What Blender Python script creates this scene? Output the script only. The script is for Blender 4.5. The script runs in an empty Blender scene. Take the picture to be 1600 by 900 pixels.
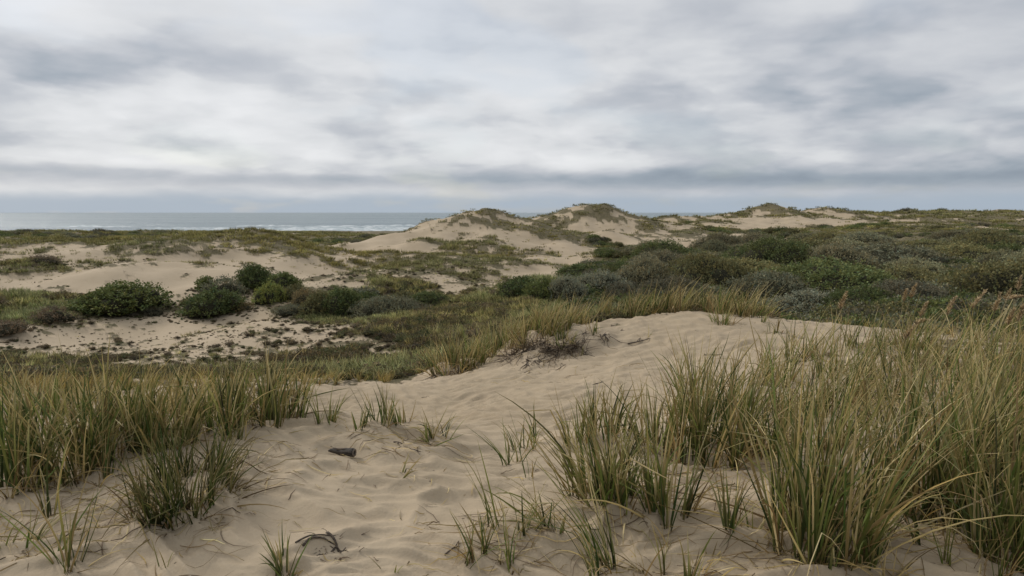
import bpy, math, random
import numpy as np

# ------------------------------------------------------------------ camera, sky, sun, exposure
scene = bpy.context.scene
COL = scene.collection
F_PX = 1100.0                      # focal length in pixels of a 1600 px wide picture
PITCH = math.atan(118.0 / F_PX)    # horizon sits 118 px above the middle
EYE = 12.0                         # eye height above the sea
cam_data = bpy.data.cameras.new('camera')
cam_data.sensor_width = 36.0
cam_data.lens = 36.0 * F_PX / 1600.0
cam_data.clip_start = 0.05
cam_data.clip_end = 100000.0
cam = bpy.data.objects.new('camera', cam_data)
cam.location = (0, 0, EYE)
cam.rotation_euler = (math.pi / 2 - PITCH, 0, 0)
COL.objects.link(cam)
scene.camera = cam

SUN_AZ = math.radians(-52)         # measured from straight ahead, minus is left
SUN_EL = math.radians(36)
world = bpy.data.worlds.new('World')
scene.world = world
world.use_nodes = True


class NT:
    """small helper to write node trees as expressions"""
    def __init__(self, tree):
        self.t = tree
        tree.nodes.clear()

    def n(self, typ, **kw):
        nd = self.t.nodes.new(typ)
        for k, v in kw.items():
            setattr(nd, k, v)
        return nd

    def put(self, sock, v):
        if v is None:
            return
        if hasattr(v, 'is_output'):
            self.t.links.new(v, sock)
        else:
            if isinstance(v, (tuple, list)) and len(v) == 3 and sock.type == 'RGBA':
                v = (*v, 1)
            sock.default_value = v

    def m(self, op, a, b=None, c=None, clamp=False):
        nd = self.n('ShaderNodeMath', operation=op, use_clamp=clamp)
        for i, v in enumerate((a, b, c)):
            self.put(nd.inputs[i], v)
        return nd.outputs[0]

    def vm(self, op, a, b=None, s=None):
        nd = self.n('ShaderNodeVectorMath', operation=op)
        self.put(nd.inputs[0], a)
        if b is not None:
            self.put(nd.inputs[1], b)
        if s is not None:
            self.put(nd.inputs['Scale'], s)
        return nd.outputs['Value'] if op in ('LENGTH', 'DOT_PRODUCT') else nd.outputs[0]

    def xyz(self, x, y, z):
        nd = self.n('ShaderNodeCombineXYZ')
        for i, v in enumerate((x, y, z)):
            self.put(nd.inputs[i], v)
        return nd.outputs[0]

    def sep(self, v):
        nd = self.n('ShaderNodeSeparateXYZ')
        self.put(nd.inputs[0], v)
        return nd.outputs

    def noise(self, vec, scale, detail=4, rough=.5, dist=0., lac=2.):
        nd = self.n('ShaderNodeTexNoise')
        self.put(nd.inputs['Vector'], vec)
        nd.inputs['Scale'].default_value = scale
        nd.inputs['Detail'].default_value = detail
        nd.inputs['Roughness'].default_value = rough
        nd.inputs['Distortion'].default_value = dist
        nd.inputs['Lacunarity'].default_value = lac
        return nd.outputs['Fac']

    def mix(self, f, a, b, blend='MIX'):
        nd = self.n('ShaderNodeMix', data_type='RGBA', blend_type=blend)
        self.put(nd.inputs[0], f)
        self.put(nd.inputs[6], a)
        self.put(nd.inputs[7], b)
        return nd.outputs[2]

    def ss(self, x, lo, hi, a=0., b=1.):
        nd = self.n('ShaderNodeMapRange', interpolation_type='SMOOTHSTEP')
        self.put(nd.inputs[0], x)
        for i, v in enumerate((lo, hi, a, b)):
            self.put(nd.inputs[i + 1], v)
        return nd.outputs[0]

    def ramp(self, f, stops):
        nd = self.n('ShaderNodeValToRGB')
        el = nd.color_ramp.elements
        while len(el) < len(stops):
            el.new(.5)
        for e, (p, c) in zip(el, stops):
            e.position = p
            e.color = (*c, 1)
        self.put(nd.inputs[0], f)
        return nd.outputs[0]


def srgb(r, g, b):
    f = lambda c: ((c / 255 + .055) / 1.055) ** 2.4 if c > 10 else c / 255 / 12.92
    return (f(r), f(g), f(b))


w = NT(world.node_tree)
tc = w.n('ShaderNodeTexCoord')
D = tc.outputs['Generated']
dx, dy, dz = w.sep(D)
zc = w.m('MAXIMUM', dz, 0.0)
zp = w.m('ADD', zc, 0.24)
Q = w.xyz(w.m('DIVIDE', dx, zp), w.m('DIVIDE', dy, zp), 3.7)      # cloud deck seen in perspective
warp = w.n('ShaderNodeTexNoise')
w.put(warp.inputs['Vector'], Q)
warp.inputs['Scale'].default_value = 2.2
warp.inputs['Detail'].default_value = 5
warp.inputs['Roughness'].default_value = .55
WV = w.vm('SUBTRACT', warp.outputs['Color'], (.5, .5, .5))
Qw = w.vm('ADD', Q, w.vm('SCALE', WV, s=.22))
n_big = w.noise(Qw, 1.0, 3, .5)
n_mid = w.noise(Qw, 2.4, 3, .48)
n_fine = w.noise(Qw, 5.0, 5, .55)
wx, wy, wz = w.sep(WV)
az = w.m('ADD', w.m('ARCTAN2', dx, dy), w.m('MULTIPLY', wx, .16))
el = w.m('ADD', w.m('ARCSINE', dz), w.m('MULTIPLY', wy, w.m('MULTIPLY_ADD', zc, .35, .012)))


def px_dir(px, py):
    a, b = (px - 800) / F_PX, (450 - py) / F_PX
    y = math.cos(PITCH) + math.sin(PITCH) * b
    z = -math.sin(PITCH) + math.cos(PITCH) * b
    return math.atan2(a, y), math.atan2(z, math.hypot(a, y))


puff_v = w.xyz(w.m('MULTIPLY', w.m('ARCTAN2', dx, dy), 6.0), w.m('MULTIPLY', w.m('ARCSINE', dz), 19.0), 1.3)
puff_v = w.vm('ADD', puff_v, w.vm('SCALE', WV, s=.7))
puff = w.ss(w.noise(puff_v, 1.0, 3, .48), .34, .66)
puff_on = w.m('MULTIPLY', w.ss(dz, .035, .075), w.ss(dz, .30, .12, .25, 1.))
tone = w.m('MULTIPLY_ADD', w.m('SUBTRACT', n_big, .5), .40, .60)
tone = w.m('ADD', tone, w.m('MULTIPLY', w.m('MULTIPLY', w.m('SUBTRACT', puff, .5), .34), puff_on))
tone = w.m('ADD', tone, w.m('MULTIPLY', w.m('SUBTRACT', n_mid, .5), .36))
tone = w.m('ADD', tone, w.m('MULTIPLY', w.m('SUBTRACT', n_fine, .5), .24))
# thinner cloud, lit through, on the side of the sun
sun_h = w.vm('DOT_PRODUCT', D, (math.sin(SUN_AZ) * math.cos(SUN_EL), math.cos(SUN_AZ) * math.cos(SUN_EL), math.sin(SUN_EL)))
tone = w.m('ADD', tone, w.m('MULTIPLY', w.m('SUBTRACT', sun_h, .38), .42))
# single clouds: heavier and thinner places in the deck (picture px, py, half width, half height, tone)
CLOUDS = [(45, 112, 90, 32, -.46), (245, 80, 105, 42, -.26), (95, 220, 130, 20, -.30), (180, 150, 110, 24, .14),
          (300, 231, 55, 13, -.26), (130, 60, 60, 30, .10), (60, 185, 90, 20, .14), (330, 190, 90, 30, .10),
          (470, 195, 80, 26, -.10), (420, 240, 110, 12, .12), (640, 160, 150, 40, .05), (520, 252, 60, 9, -.12),
          (1060, 55, 260, 60, -.05), (1420, 60, 260, 60, -.16), (1240, 190, 130, 22, -.13), (1180, 130, 120, 30, -.05),
          (1480, 170, 150, 40, -.07), (860, 165, 60, 34, .06), (1110, 215, 60, 14, .11), (1330, 232, 110, 12, .12),
          (940, 195, 90, 16, .08), (1010, 250, 220, 12, .10), (1450, 262, 190, 8, .10), (700, 95, 140, 40, .03),
          (170, 258, 130, 6, .12), (560, 268, 150, 4, .10)]
for (px, py, hw, hh, t) in CLOUDS:
    a0, e0 = px_dir(px, py)
    u = w.m('DIVIDE', w.m('SUBTRACT', az, a0), hw / F_PX)
    v = w.m('DIVIDE', w.m('SUBTRACT', el, e0), hh / F_PX)
    g = w.m('EXPONENT', w.m('MULTIPLY', w.m('ADD', w.m('MULTIPLY', u, u), w.m('MULTIPLY', v, v)), -1.0))
    tone = w.m('MULTIPLY_ADD', g, t, tone)
# long low bank of stratus above the sea
e_band = w.m('ADD', w.m('ARCSINE', dz), w.m('MULTIPLY', w.m('SUBTRACT', n_mid, .5), .020))
bx = w.m('DIVIDE', w.m('SUBTRACT', e_band, .046), .0155)
band = w.m('EXPONENT', w.m('MULTIPLY', w.m('MULTIPLY', bx, bx), -1.0))
tone = w.m('MULTIPLY_ADD', band, -.36, tone)
# haze towards the horizon evens everything out
hz = w.ss(e_band, .034, .012)
tone = w.m('ADD', w.m('MULTIPLY', tone, w.m('SUBTRACT', 1., w.m('MULTIPLY', hz, .75))), w.m('MULTIPLY', hz, .30))
cloud = w.ramp(tone, [(.0, srgb(118, 130, 145)), (.25, srgb(150, 160, 171)), (.47, srgb(183, 187, 194)),
                      (.68, srgb(209, 211, 214)), (.98, srgb(227, 228, 230))])
cloud = w.mix(w.m('MULTIPLY', hz, .75), cloud, srgb(157, 172, 187))
sky = w.n('ShaderNodeTexSky', sky_type='NISHITA')
sky.sun_disc = False
sky.sun_elevation = SUN_EL
sky.sun_rotation = SUN_AZ
gap = w.m('MULTIPLY', w.ss(w.noise(Qw, 1.6, 3, .5), .50, .66), .18)     # thin places where blue shows through
gap = w.m('ADD', gap, .03)
skycol = w.mix(gap, w.vm('SCALE', cloud, s=10.0), sky.outputs[0])
bg = w.n('ShaderNodeBackground')
w.put(bg.inputs[0], skycol)
bg.inputs[1].default_value = 0.10
wo = w.n('ShaderNodeOutputWorld')
w.t.links.new(bg.outputs[0], wo.inputs[0])

sun_data = bpy.data.lights.new('sun', 'SUN')
sun_data.energy = 1.5
sun_data.angle = math.radians(10)
sun_data.color = (1.0, .955, .89)
sun = bpy.data.objects.new('sun', sun_data)
sun.location = (-30, 20, 60)
sun.rotation_euler = (math.pi / 2 - SUN_EL, 0, -SUN_AZ + math.pi)
COL.objects.link(sun)
from mathutils import Vector
_sd = Vector((math.sin(SUN_AZ) * math.cos(SUN_EL), math.cos(SUN_AZ) * math.cos(SUN_EL), math.sin(SUN_EL)))
sun.rotation_euler = _sd.to_track_quat('Z', 'Y').to_euler()

scene.view_settings.view_transform = 'Standard'
scene.view_settings.look = 'None'
scene.view_settings.exposure = 0.12
scene.view_settings.gamma = 1.0
scene.view_settings.use_curve_mapping = False
scene.cycles.max_bounces = 6
scene.cycles.diffuse_bounces = 3
scene.cycles.transmission_bounces = 3
scene.cycles.transparent_max_bounces = 6

# ------------------------------------------------------------------ numeric helpers
RNG = np.random.default_rng(11)


def rng(seed):
    return np.random.default_rng(seed)


_perm = np.random.default_rng(5).permutation(4096).astype(np.int64)
_ga = np.random.default_rng(6).random(4096) * 2 * np.pi
_gx, _gy = np.cos(_ga), np.sin(_ga)


def perlin(x, y, seed=0):
    x = np.asarray(x, float) + seed * 17.31
    y = np.asarray(y, float) - seed * 9.77
    xi, yi = np.floor(x).astype(np.int64), np.floor(y).astype(np.int64)
    xf, yf = x - xi, y - yi
    u, v = xf * xf * xf * (xf * (xf * 6 - 15) + 10), yf * yf * yf * (yf * (yf * 6 - 15) + 10)

    def g(ix, iy, fx, fy):
        h = _perm[(_perm[ix & 4095] + iy) & 4095]
        return _gx[h] * fx + _gy[h] * fy
    a = g(xi, yi, xf, yf)
    b = g(xi + 1, yi, xf - 1, yf)
    c = g(xi, yi + 1, xf, yf - 1)
    d = g(xi + 1, yi + 1, xf - 1, yf - 1)
    return ((a + (b - a) * u) + ((c + (d - c) * u) - (a + (b - a) * u)) * v) * 1.5


def fbm(x, y, octs=4, seed=0, gain=.5):
    s, a = 0, 1.
    for i in range(octs):
        s = s + a * perlin(x * 2 ** i, y * 2 ** i, seed + i)
        a *= gain
    return s


def sstep(x, lo, hi):
    t = np.clip((x - lo) / (hi - lo), 0, 1)
    return t * t * (3 - 2 * t)


def ray(px, py):
    a, b = (px - 800) / F_PX, (450 - py) / F_PX
    return a, math.cos(PITCH) + math.sin(PITCH) * b, -math.sin(PITCH) + math.cos(PITCH) * b


# ------------------------------------------------------------------ lie of the land
# surveyed spots: (picture x, picture y, distance ahead in m); heights are relative to the eye
SPOTS = [
    # hummock underfoot
    (0, 900, 2.95), (400, 900, 2.95), (800, 900, 2.98), (1200, 900, 3.0), (1600, 900, 3.0), (-300, 900, 3.0), (1900, 900, 3.0),
    (0, 800, 3.48), (300, 800, 3.44), (550, 800, 3.48), (800, 800, 3.62), (1200, 800, 3.7), (1600, 800, 3.65),
    (50, 700, 4.45), (250, 700, 4.3), (450, 700, 4.25), (600, 705, 4.33), (760, 715, 4.65), (850, 720, 4.65), (1000, 720, 4.6), (1200, 720, 4.5), (1500, 700, 4.6),
    (380, 668, 4.72), (480, 664, 4.75), (560, 670, 4.7), (640, 682, 4.62), (700, 695, 4.75),
    (100, 648, 5.4), (250, 645, 5.4), (-100, 640, 5.6),
    # trough of blown sand behind it
    (480, 642, 6.9), (560, 642, 6.9), (640, 650, 6.7), (700, 655, 6.45), (760, 665, 5.9), (520, 618, 7.3), (610, 603, 8.7),
    (700, 620, 7.4), (760, 650, 6.2), (840, 670, 5.6),
    # grass field on the left
    (50, 615, 6.9), (200, 618, 6.6), (350, 622, 6.5), (50, 597, 8.3), (300, 600, 8.0), (450, 604, 7.8), (550, 600, 8.6),
    (100, 588, 9.4), (250, 590, 9.2), (400, 592, 9.2), (600, 592, 9.9),
    # crest of the bare dune in the middle and its slope
    (640, 592, 9.6), (700, 576, 10.0), (780, 548, 10.1), (850, 522, 10.3), (950, 503, 10.5), (1080, 489, 10.6), (1200, 499, 10.3),
    (1300, 510, 9.9), (1420, 524, 9.2), (1600, 540, 8.4), (1800, 550, 8.0),
    (800, 600, 7.7), (900, 565, 8.6), (1000, 540, 9.0), (900, 610, 7.1), (1000, 600, 7.2), (1000, 650, 5.9), (1200, 560, 8.0), (1200, 620, 6.3), (1400, 600, 6.5), (1600, 600, 6.3),
    # valley floor
    (50, 568, 16.0), (200, 566, 16.5), (350, 566, 16.5), (200, 535, 20), (50, 535, 20), (335, 492, 25), (350, 530, 20.5), (200, 488, 25.5), (60, 490, 25), (450, 492, 24.5), (450, 545, 18.5),
    (600, 562, 16.0), (560, 535, 19.0), (650, 530, 19.5), (540, 494, 24.5), (620, 492, 25), (700, 525, 19), (750, 485, 25), (690, 472, 29),
    (640, 455, 33), (720, 450, 34), (700, 440, 39), (620, 432, 42), (560, 412, 50), (500, 448, 33),
    # sandy hollow and ridge on the left
    (220, 445, 31), (100, 450, 31), (20, 445, 31), (380, 445, 32), (300, 425, 36), (200, 405, 41), (60, 408, 41), (430, 416, 41), (500, 428, 38),
    (200, 388, 46), (40, 390, 46), (100, 383, 50), (20, 385, 50), (200, 379, 53), (300, 377, 54), (380, 368, 57), (440, 375, 56), (340, 392, 47), (490, 402, 50), (480, 388, 58),
    # central dune
    (520, 401, 72), (560, 386, 77), (600, 369, 82), (650, 352, 86), (700, 343, 89), (760, 336, 91), (810, 343, 92), (850, 357, 95),
    (640, 400, 62), (700, 390, 68), (700, 372, 77), (760, 368, 78), (800, 402, 63), (770, 388, 69), (880, 402, 68), (860, 378, 82), (700, 415, 52), (800, 425, 50), (830, 440, 42),
    # second dune
    (858, 347, 122), (885, 337, 128), (920, 331, 131), (960, 336, 132), (1000, 345, 132), (1045, 353, 135), (920, 352, 116), (930, 372, 96), (1000, 380, 92), (1060, 378, 96), (960, 400, 66),
    (980, 362, 115), (1100, 370, 118),
    # scrub plain
    (900, 455, 34), (1000, 455, 33), (1100, 460, 32), (1250, 490, 25.5), (1250, 460, 33), (1450, 460, 31), (1600, 460, 30), (1800, 460, 30),
    (1000, 430, 44), (1200, 430, 43), (1400, 430, 43), (1600, 430, 42), (1050, 405, 62), (1200, 400, 66), (1400, 400, 66), (1600, 400, 65), (1800, 400, 66),
    (1200, 376, 105), (1400, 376, 105), (1600, 374, 104), (1300, 361, 160), (1450, 358, 175), (1600, 360, 165),
    # far dunes
    (1055, 348, 190), (1090, 344, 205), (1120, 340, 225), (1160, 343, 235), (1195, 332, 245), (1230, 342, 255), (1275, 337, 280), (1310, 342, 300), (1345, 338, 315), (1400, 340, 340),
    (1150, 358, 165), (1250, 352, 195), (1450, 344, 380), (1500, 338, 480), (1560, 337, 560), (1620, 338, 600), (1800, 338, 600), (1400, 350, 250), (1550, 350, 250),
]
pts = []
for (px, py, Y) in SPOTS:
    a, yy, zz = ray(px, py)
    t = Y / yy
    X, Z = a * t, zz * t
    pts.append((math.atan2(X, Y), math.log(math.hypot(X, Y)), Z))
# spots that the photograph hides: (picture x, distance, height)
HID = [
    (150, 72, -4.3), (380, 80, -4.6), (480, 85, -6), (0, 72, -4.3), (200, 12.5, -2.95), (50, 12.5, -2.95), (400, 12.5, -2.95), (560, 12.8, -3.0), (560, 115, -6.8), (650, 112, -5.5), (760, 112, -5.0), (840, 115, -4.5),
    (880, 165, -6.5), (960, 170, -6.5), (1040, 165, -5.5), (1120, 290, -6), (1195, 300, -6), (1280, 340, -6),
    (800, 13, -2.9), (900, 13.5, -2.7), (1000, 14, -2.5), (1150, 14, -2.6), (1300, 13.5, -2.6), (1450, 13, -2.5), (1600, 12.5, -2.4),
    (900, 18, -3.5), (1050, 18, -3.6), (1250, 18, -3.65), (1450, 18, -3.6), (1650, 18, -3.5), (800, 18, -3.2), (700, 13, -2.75),
    (0, 200, -8.2), (300, 200, -8.2), (560, 200, -8.0), (760, 220, -8.2), (960, 250, -8.5),
    (-200, 400, -11.3), (100, 400, -11.2), (400, 400, -11.2), (700, 410, -11.2), (900, 440, -11), (1050, 480, -10.5), (1150, 520, -10), (1280, 600, -9), (1400, 800, -8), (1520, 1300, -8), (1650, 2400, -8),
    (-200, 520, -13.5), (100, 520, -13.5), (400, 520, -13.5), (700, 530, -13.5), (900, 570, -13.5), (1050, 640, -13.5), (1150, 720, -13.5), (1280, 900, -13.5), (1400, 1300, -13.5), (1500, 2000, -13.5),
    (-200, 900, -16), (200, 900, -16), (600, 900, -16), (900, 1000, -16), (1100, 1400, -16),
    (-200, 2600, -22), (400, 2600, -22), (900, 2600, -22), (1200, 2600, -20),
]
for (px, Y, Z) in HID:
    X = (px - 800) / F_PX * Y
    pts.append((math.atan2(X, Y), math.log(math.hypot(X, Y)), Z))
for th in (-3.0, -2.3, -1.6, -1.05, 1.05, 1.6, 2.3, 3.0):
    left = th < 0 and th > -2.4
    for r, Z in ((.3, -1.6), (1.2, -1.6), (3, -1.58), (6, -1.7), (14, -2.5), (40, -3.6), (110, -4.5 if left else -4.0),
                 (400, -11.2 if left else -5), (900, -16 if left else -5), (2600, -22 if left else -6)):
        pts.append((th, math.log(r), Z))
for th in (-.6, -.2, .2, .6):
    for r, Z in ((.3, -1.6), (1.0, -1.6), (1.9, -1.59)):
        pts.append((th, math.log(r), Z))
pts = np.array(pts)


def _phi(d2):
    return .5 * d2 * np.log(np.maximum(d2, 1e-12))


_A = pts[:, :2]
_n = len(_A)
_K = _phi(((_A[:, None] - _A[None]) ** 2).sum(-1)) + np.eye(_n) * 2e-4
_Pm = np.hstack([np.ones((_n, 1)), _A])
_M = np.zeros((_n + 3, _n + 3))
_M[:_n, :_n] = _K
_M[:_n, _n:] = _Pm
_M[_n:, :_n] = _Pm.T
_W = np.linalg.solve(_M, np.concatenate([pts[:, 2], np.zeros(3)]))

BANKS = []          # low banks with a broken edge: (x, y, radius, height)
MOUNDS = []          # small sand heaps gathered by grass: (x, y, radius, height)


def lay(x, y):
    """smooth lie of the land, relative to the eye"""
    x, y = np.atleast_1d(np.asarray(x, float)), np.atleast_1d(np.asarray(y, float))
    th, lr = np.arctan2(x, y), np.log(np.maximum(np.hypot(x, y), .2))
    out = np.empty(x.shape)
    xf, tf, lf = out.ravel(), th.ravel(), lr.ravel()
    for i in range(0, len(xf), 20000):
        q = np.stack([tf[i:i + 20000], lf[i:i + 20000]], 1)
        d2 = ((q[:, None] - _A[None]) ** 2).sum(-1)
        xf[i:i + 20000] = _phi(d2) @ _W[:_n] + _W[_n] + q @ _W[_n + 1:]
    return xf.reshape(x.shape)


def hummocks(x, y):
    r = np.hypot(x, y)
    h = 0
    for lam, amp, sd, r0, r1 in ((55, 1.7, 1, 120, 350), (22, 1.0, 2, 40, 110), (9, .62, 3, 13, 30), (5.5, .42, 7, 45, 75), (4, .30, 4, 11, 19), (1.7, .09, 5, 9, 15)):
        h = h + amp * sstep(r, r0, r1) * perlin(x / lam, y / lam, sd)
    return h


def ground(x, y):
    """height of the ground relative to the eye, without wind ripples"""
    x, y = np.atleast_1d(np.asarray(x, float)), np.atleast_1d(np.asarray(y, float))
    z = lay(x, y)
    r = np.hypot(x, y)
    shore = 1 - .85 * sstep(-z, 9.5, 11.5)
    z = z + hummocks(x, y) * shore
    far_dune = sstep(r, 280, 480) * shore
    z = z + far_dune * (1 - np.abs(perlin(x / 70, y / 110, 21)) * 2) * 2.0
    for (mx, my, mr, mh) in MOUNDS:
        d2 = ((x - mx) ** 2 + (y - my) ** 2) / mr ** 2
        z = z + mh * np.exp(-d2)
    for (mx, my, mr, mh) in BANKS:
        ex = 1 + .35 * perlin(x / .16, y / .16, 41) + .25 * perlin(x / .45, y / .45, 42)
        d2 = ((x - mx) ** 2 + (y - my) ** 2) / mr ** 2 * ex
        z = z + mh * np.exp(-d2 ** 2.5)
    return z


_marchR = np.exp(np.linspace(math.log(1.6), math.log(1200), 620))


def spot(px, py):
    """point of the ground seen at a spot of the photograph: x, y, z (z over the sea)"""
    a, yy, zz = ray(px, py)
    h = math.hypot(a, yy)
    X, Y, Z = a / h * _marchR, yy / h * _marchR, zz / h * _marchR
    g = ground(X, Y)
    below = np.nonzero(Z < g)[0]
    i = below[0] if len(below) else len(_marchR) - 1
    if i == 0:
        return X[0], Y[0], g[0] + EYE
    f0, f1 = Z[i - 1] - g[i - 1], Z[i] - g[i]
    k = f0 / (f0 - f1) if f0 != f1 else 0
    x, y = X[i - 1] + (X[i] - X[i - 1]) * k, Y[i - 1] + (Y[i] - Y[i - 1]) * k
    return x, y, ground(x, y)[0] + EYE


for (px, py, mr, mh) in ((290, 770, .42, .09), (870, 548, .55, .10), (820, 560, .3, .06), (1284, 845, .4, .06), (962, 785, .35, .05), (1444, 795, .35, .05),
                         (690, 583, .35, .08), (1110, 710, .4, .05), (420, 655, .35, .05), (510, 850, .22, .05),
                         (100, 700, .4, .05), (180, 702, .35, .045), (250, 690, .35, .045), (330, 676, .28, .04), (1040, 802, .26, .045), (1022, 702, .28, .04), (948, 690, .3, .04), (893, 692, .25, .035), (684, 686, .22, .04),
                         (597, 668, .18, .035), (737, 858, .2, .035), (790, 832, .22, .03), (870, 820, .22, .035), (1550, 750, .35, .05), (1138, 834, .16, .035), (97, 888, .18, .035), (443, 897, .16, .03)):
    x, y, z = spot(px, py)
    MOUNDS.append((x, y, mr, mh))
for (px, Y, mr, mh) in ((1195, 246, 8, 1.3), (1180, 250, 14, .7), (1140, 232, 7, .9), (1225, 262, 8, .9), (1120, 228, 10, 1.2), (1100, 215, 6, .8), (1060, 192, 7, 1.0), (1272, 282, 12, 2.4), (1345, 316, 10, 2.4), (1310, 300, 6, 1.2), (1420, 352, 14, 2.2), (1500, 470, 20, 3.2), (1470, 400, 10, 1.8), (1560, 560, 22, 3.0), (1385, 330, 8, 1.6), (1250, 268, 7, 1.2),
                        (760, 91, 3.5, .35), (715, 90, 3, .35), (672, 87, 2.5, .4), (805, 93, 3, .3), (920, 131, 6, .9), (890, 128, 3, .5), (948, 132, 3, .4)):
    MOUNDS.append(((px - 800) / F_PX * Y, Y, mr, mh))
for (px, py, mr, mh) in ((850, 592, .5, -.07), (560, 720, .35, -.02)):
    x, y, z = spot(px, py)
    MOUNDS.append((x, y, mr, mh))

for (px, py, mr, mh) in ((835, 532, .50, .10), (890, 526, .55, .09), (712, 574, .34, .06)):
    x, y, z = spot(px, py)
    BANKS.append((x, y, mr, mh))

# how much of the ground is grown over, noted at spots of the photograph
COVER = [
    (30, 375, .9), (100, 378, .8), (200, 374, .85), (300, 376, .9), (380, 365, 1), (440, 378, .85), (30, 400, .35), (20, 415, .85), (100, 398, .2), (60, 412, .55), (150, 394, .3),
    (200, 412, .03), (150, 422, .03), (300, 408, .05), (270, 390, .75), (330, 392, .4), (300, 435, .06), (220, 435, .06), (120, 440, .08), (40, 442, .2), (380, 405, .15),
    (30, 470, .85), (100, 475, .8), (60, 500, .8), (120, 512, .25), (200, 500, .25), (100, 532, .22), (250, 520, .27), (300, 510, .25), (400, 510, .27), (350, 540, .27), (180, 535, .24), (260, 545, .30), (420, 535, .30), (100, 548, .32), (330, 555, .38), (280, 470, .15),
    (200, 560, .5), (50, 562, .55), (420, 500, .32), (450, 525, .38), (520, 500, .7), (600, 520, .75), (540, 560, .75), (650, 540, .8), (600, 545, .38), (560, 540, .42), (640, 556, .45), (450, 550, .5), (370, 470, .3), (300, 455, .15),
    (480, 425, .05), (430, 432, .1), (400, 395, .5), (470, 390, .9), (540, 380, .95), (480, 378, 1), (550, 392, 0), (600, 375, .03), (525, 402, 0), (650, 352, .65), (700, 345, .5), (760, 338, .65),
    (820, 350, .65), (640, 380, .1), (690, 360, .32), (620, 388, .05), (700, 385, .75), (735, 388, .55), (680, 402, .55), (745, 405, .45), (560, 415, .65), (600, 405, .68), (515, 412, .6), (620, 425, .35), (660, 372, .1),
    (780, 370, .28), (730, 360, .35), (800, 395, .6), (770, 412, .6), (850, 385, .15), (860, 410, .08), (820, 428, .05), (900, 385, .04), (920, 398, .1), (862, 366, .9), (880, 350, .55), (920, 335, .6),
    (920, 350, .35), (950, 358, .15), (1000, 350, .65), (1040, 360, .65), (980, 376, .04), (1060, 379, .06), (955, 388, .85), (985, 402, .95), (700, 430, .6), (720, 450, .35), (640, 450, .85), (760, 455, .7), (800, 462, .75),
    (700, 500, .75), (750, 500, .75), (720, 440, .45), (560, 470, .8), (480, 460, .5), (500, 443, .4),
    (1160, 352, .04), (1220, 347, .08), (1100, 345, .6), (1195, 335, .6), (1110, 380, .3), (1030, 379, .08), (1180, 385, .75), (1250, 372, .8), (1310, 346, .08), (1350, 346, .12), (1280, 340, .55), (1400, 346, .5), (1440, 350, .6),
    (1200, 362, .8), (1100, 362, .6), (1070, 355, .3), (1300, 360, .9), (1450, 365, .9), (1580, 365, .9), (1550, 345, .85), (1480, 343, .7), (1520, 339, .8), (1590, 340, .85), (1100, 400, 1), (1300, 400, 1), (1500, 400, 1), (1100, 440, 1), (1300, 450, 1), (1500, 450, 1), (900, 450, .9), (960, 420, .95),
    (100, 880, 0), (400, 850, 0), (300, 720, 0), (600, 750, 0), (900, 850, 0), (1200, 850, .05), (1450, 850, .08), (1500, 700, .22), (1300, 640, .15), (1100, 640, .05), (800, 600, 0), (1000, 560, 0), (1150, 520, 0), (900, 540, 0), (650, 612, 0), (560, 640, 0), (800, 700, 0), (1300, 520, .1),
    (1400, 540, .4), (1550, 560, .5), (200, 650, .25), (60, 650, .4), (100, 605, .62), (300, 600, .6), (450, 600, .55), (550, 594, .65), (420, 640, .1), (30, 720, .3), (600, 580, .85), (60, 570, .9),
]
_cov = []
for (px, py, c) in COVER:
    x, y, z = spot(px, py)
    _cov.append((math.atan2(x, y), math.log(math.hypot(x, y)), c))
for (px, Y, c) in ((750, 11.5, .85), (850, 12, .9), (1000, 12.5, .9), (1150, 12.5, .9), (1300, 12, .9), (1450, 11.5, .8), (1600, 10.5, .8), (900, 17, 1), (1100, 17, 1), (1300, 17, 1), (1500, 17, 1),
                   (300, 100, .9), (600, 130, .95), (500, 160, .95), (700, 200, .95), (300, 250, .9), (600, 380, .9), (300, 380, .9), (1000, 300, .9), (1500, 900, .8), (1400, 600, .7)):
    X = (px - 800) / F_PX * Y
    _cov.append((math.atan2(X, Y), math.log(math.hypot(X, Y)), c))
_cov = np.array(_cov)


def cover_mean(x, y):
    th, lr = np.arctan2(x, y), np.log(np.maximum(np.hypot(x, y), .2))
    tf, lf = th.ravel(), lr.ravel()
    out = np.empty(len(tf))
    for i in range(0, len(tf), 20000):
        d2 = (tf[i:i + 20000, None] - _cov[None, :, 0]) ** 2 + (lf[i:i + 20000, None] - _cov[None, :, 1]) ** 2
        ww = 1 / (d2 + 2e-4) ** 2
        out[i:i + 20000] = (ww * _cov[None, :, 2]).sum(1) / ww.sum(1)
    return out.reshape(np.shape(x))


def cover(x, y):
    """0 bare sand .. 1 grown over, in patches"""
    c = cover_mean(x, y)
    r = np.hypot(x, y)
    L = np.maximum(.25, r * .018)
    # patch size grows in steps with distance so that far patches are dune-sized
    n = 0
    for lam, sd in ((.5, 31), (1.6, 32), (5., 33), (14., 34)):
        wgt = np.exp(-(np.log(lam / (r * .035)) / .9) ** 2)
        n = n + wgt * fbm(x / lam, y / lam, 4, sd, .62)
    cap = np.clip(hummocks(x, y) / (.012 * r + .12), -1.2, 1.2) * sstep(r, 18, 40)
    soft = .10 * sstep(r, 11, 14) * (1 - sstep(r, 40, 70))
    return sstep(c + .52 * n + .20 * cap, .42 - soft, .58 + soft)


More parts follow.
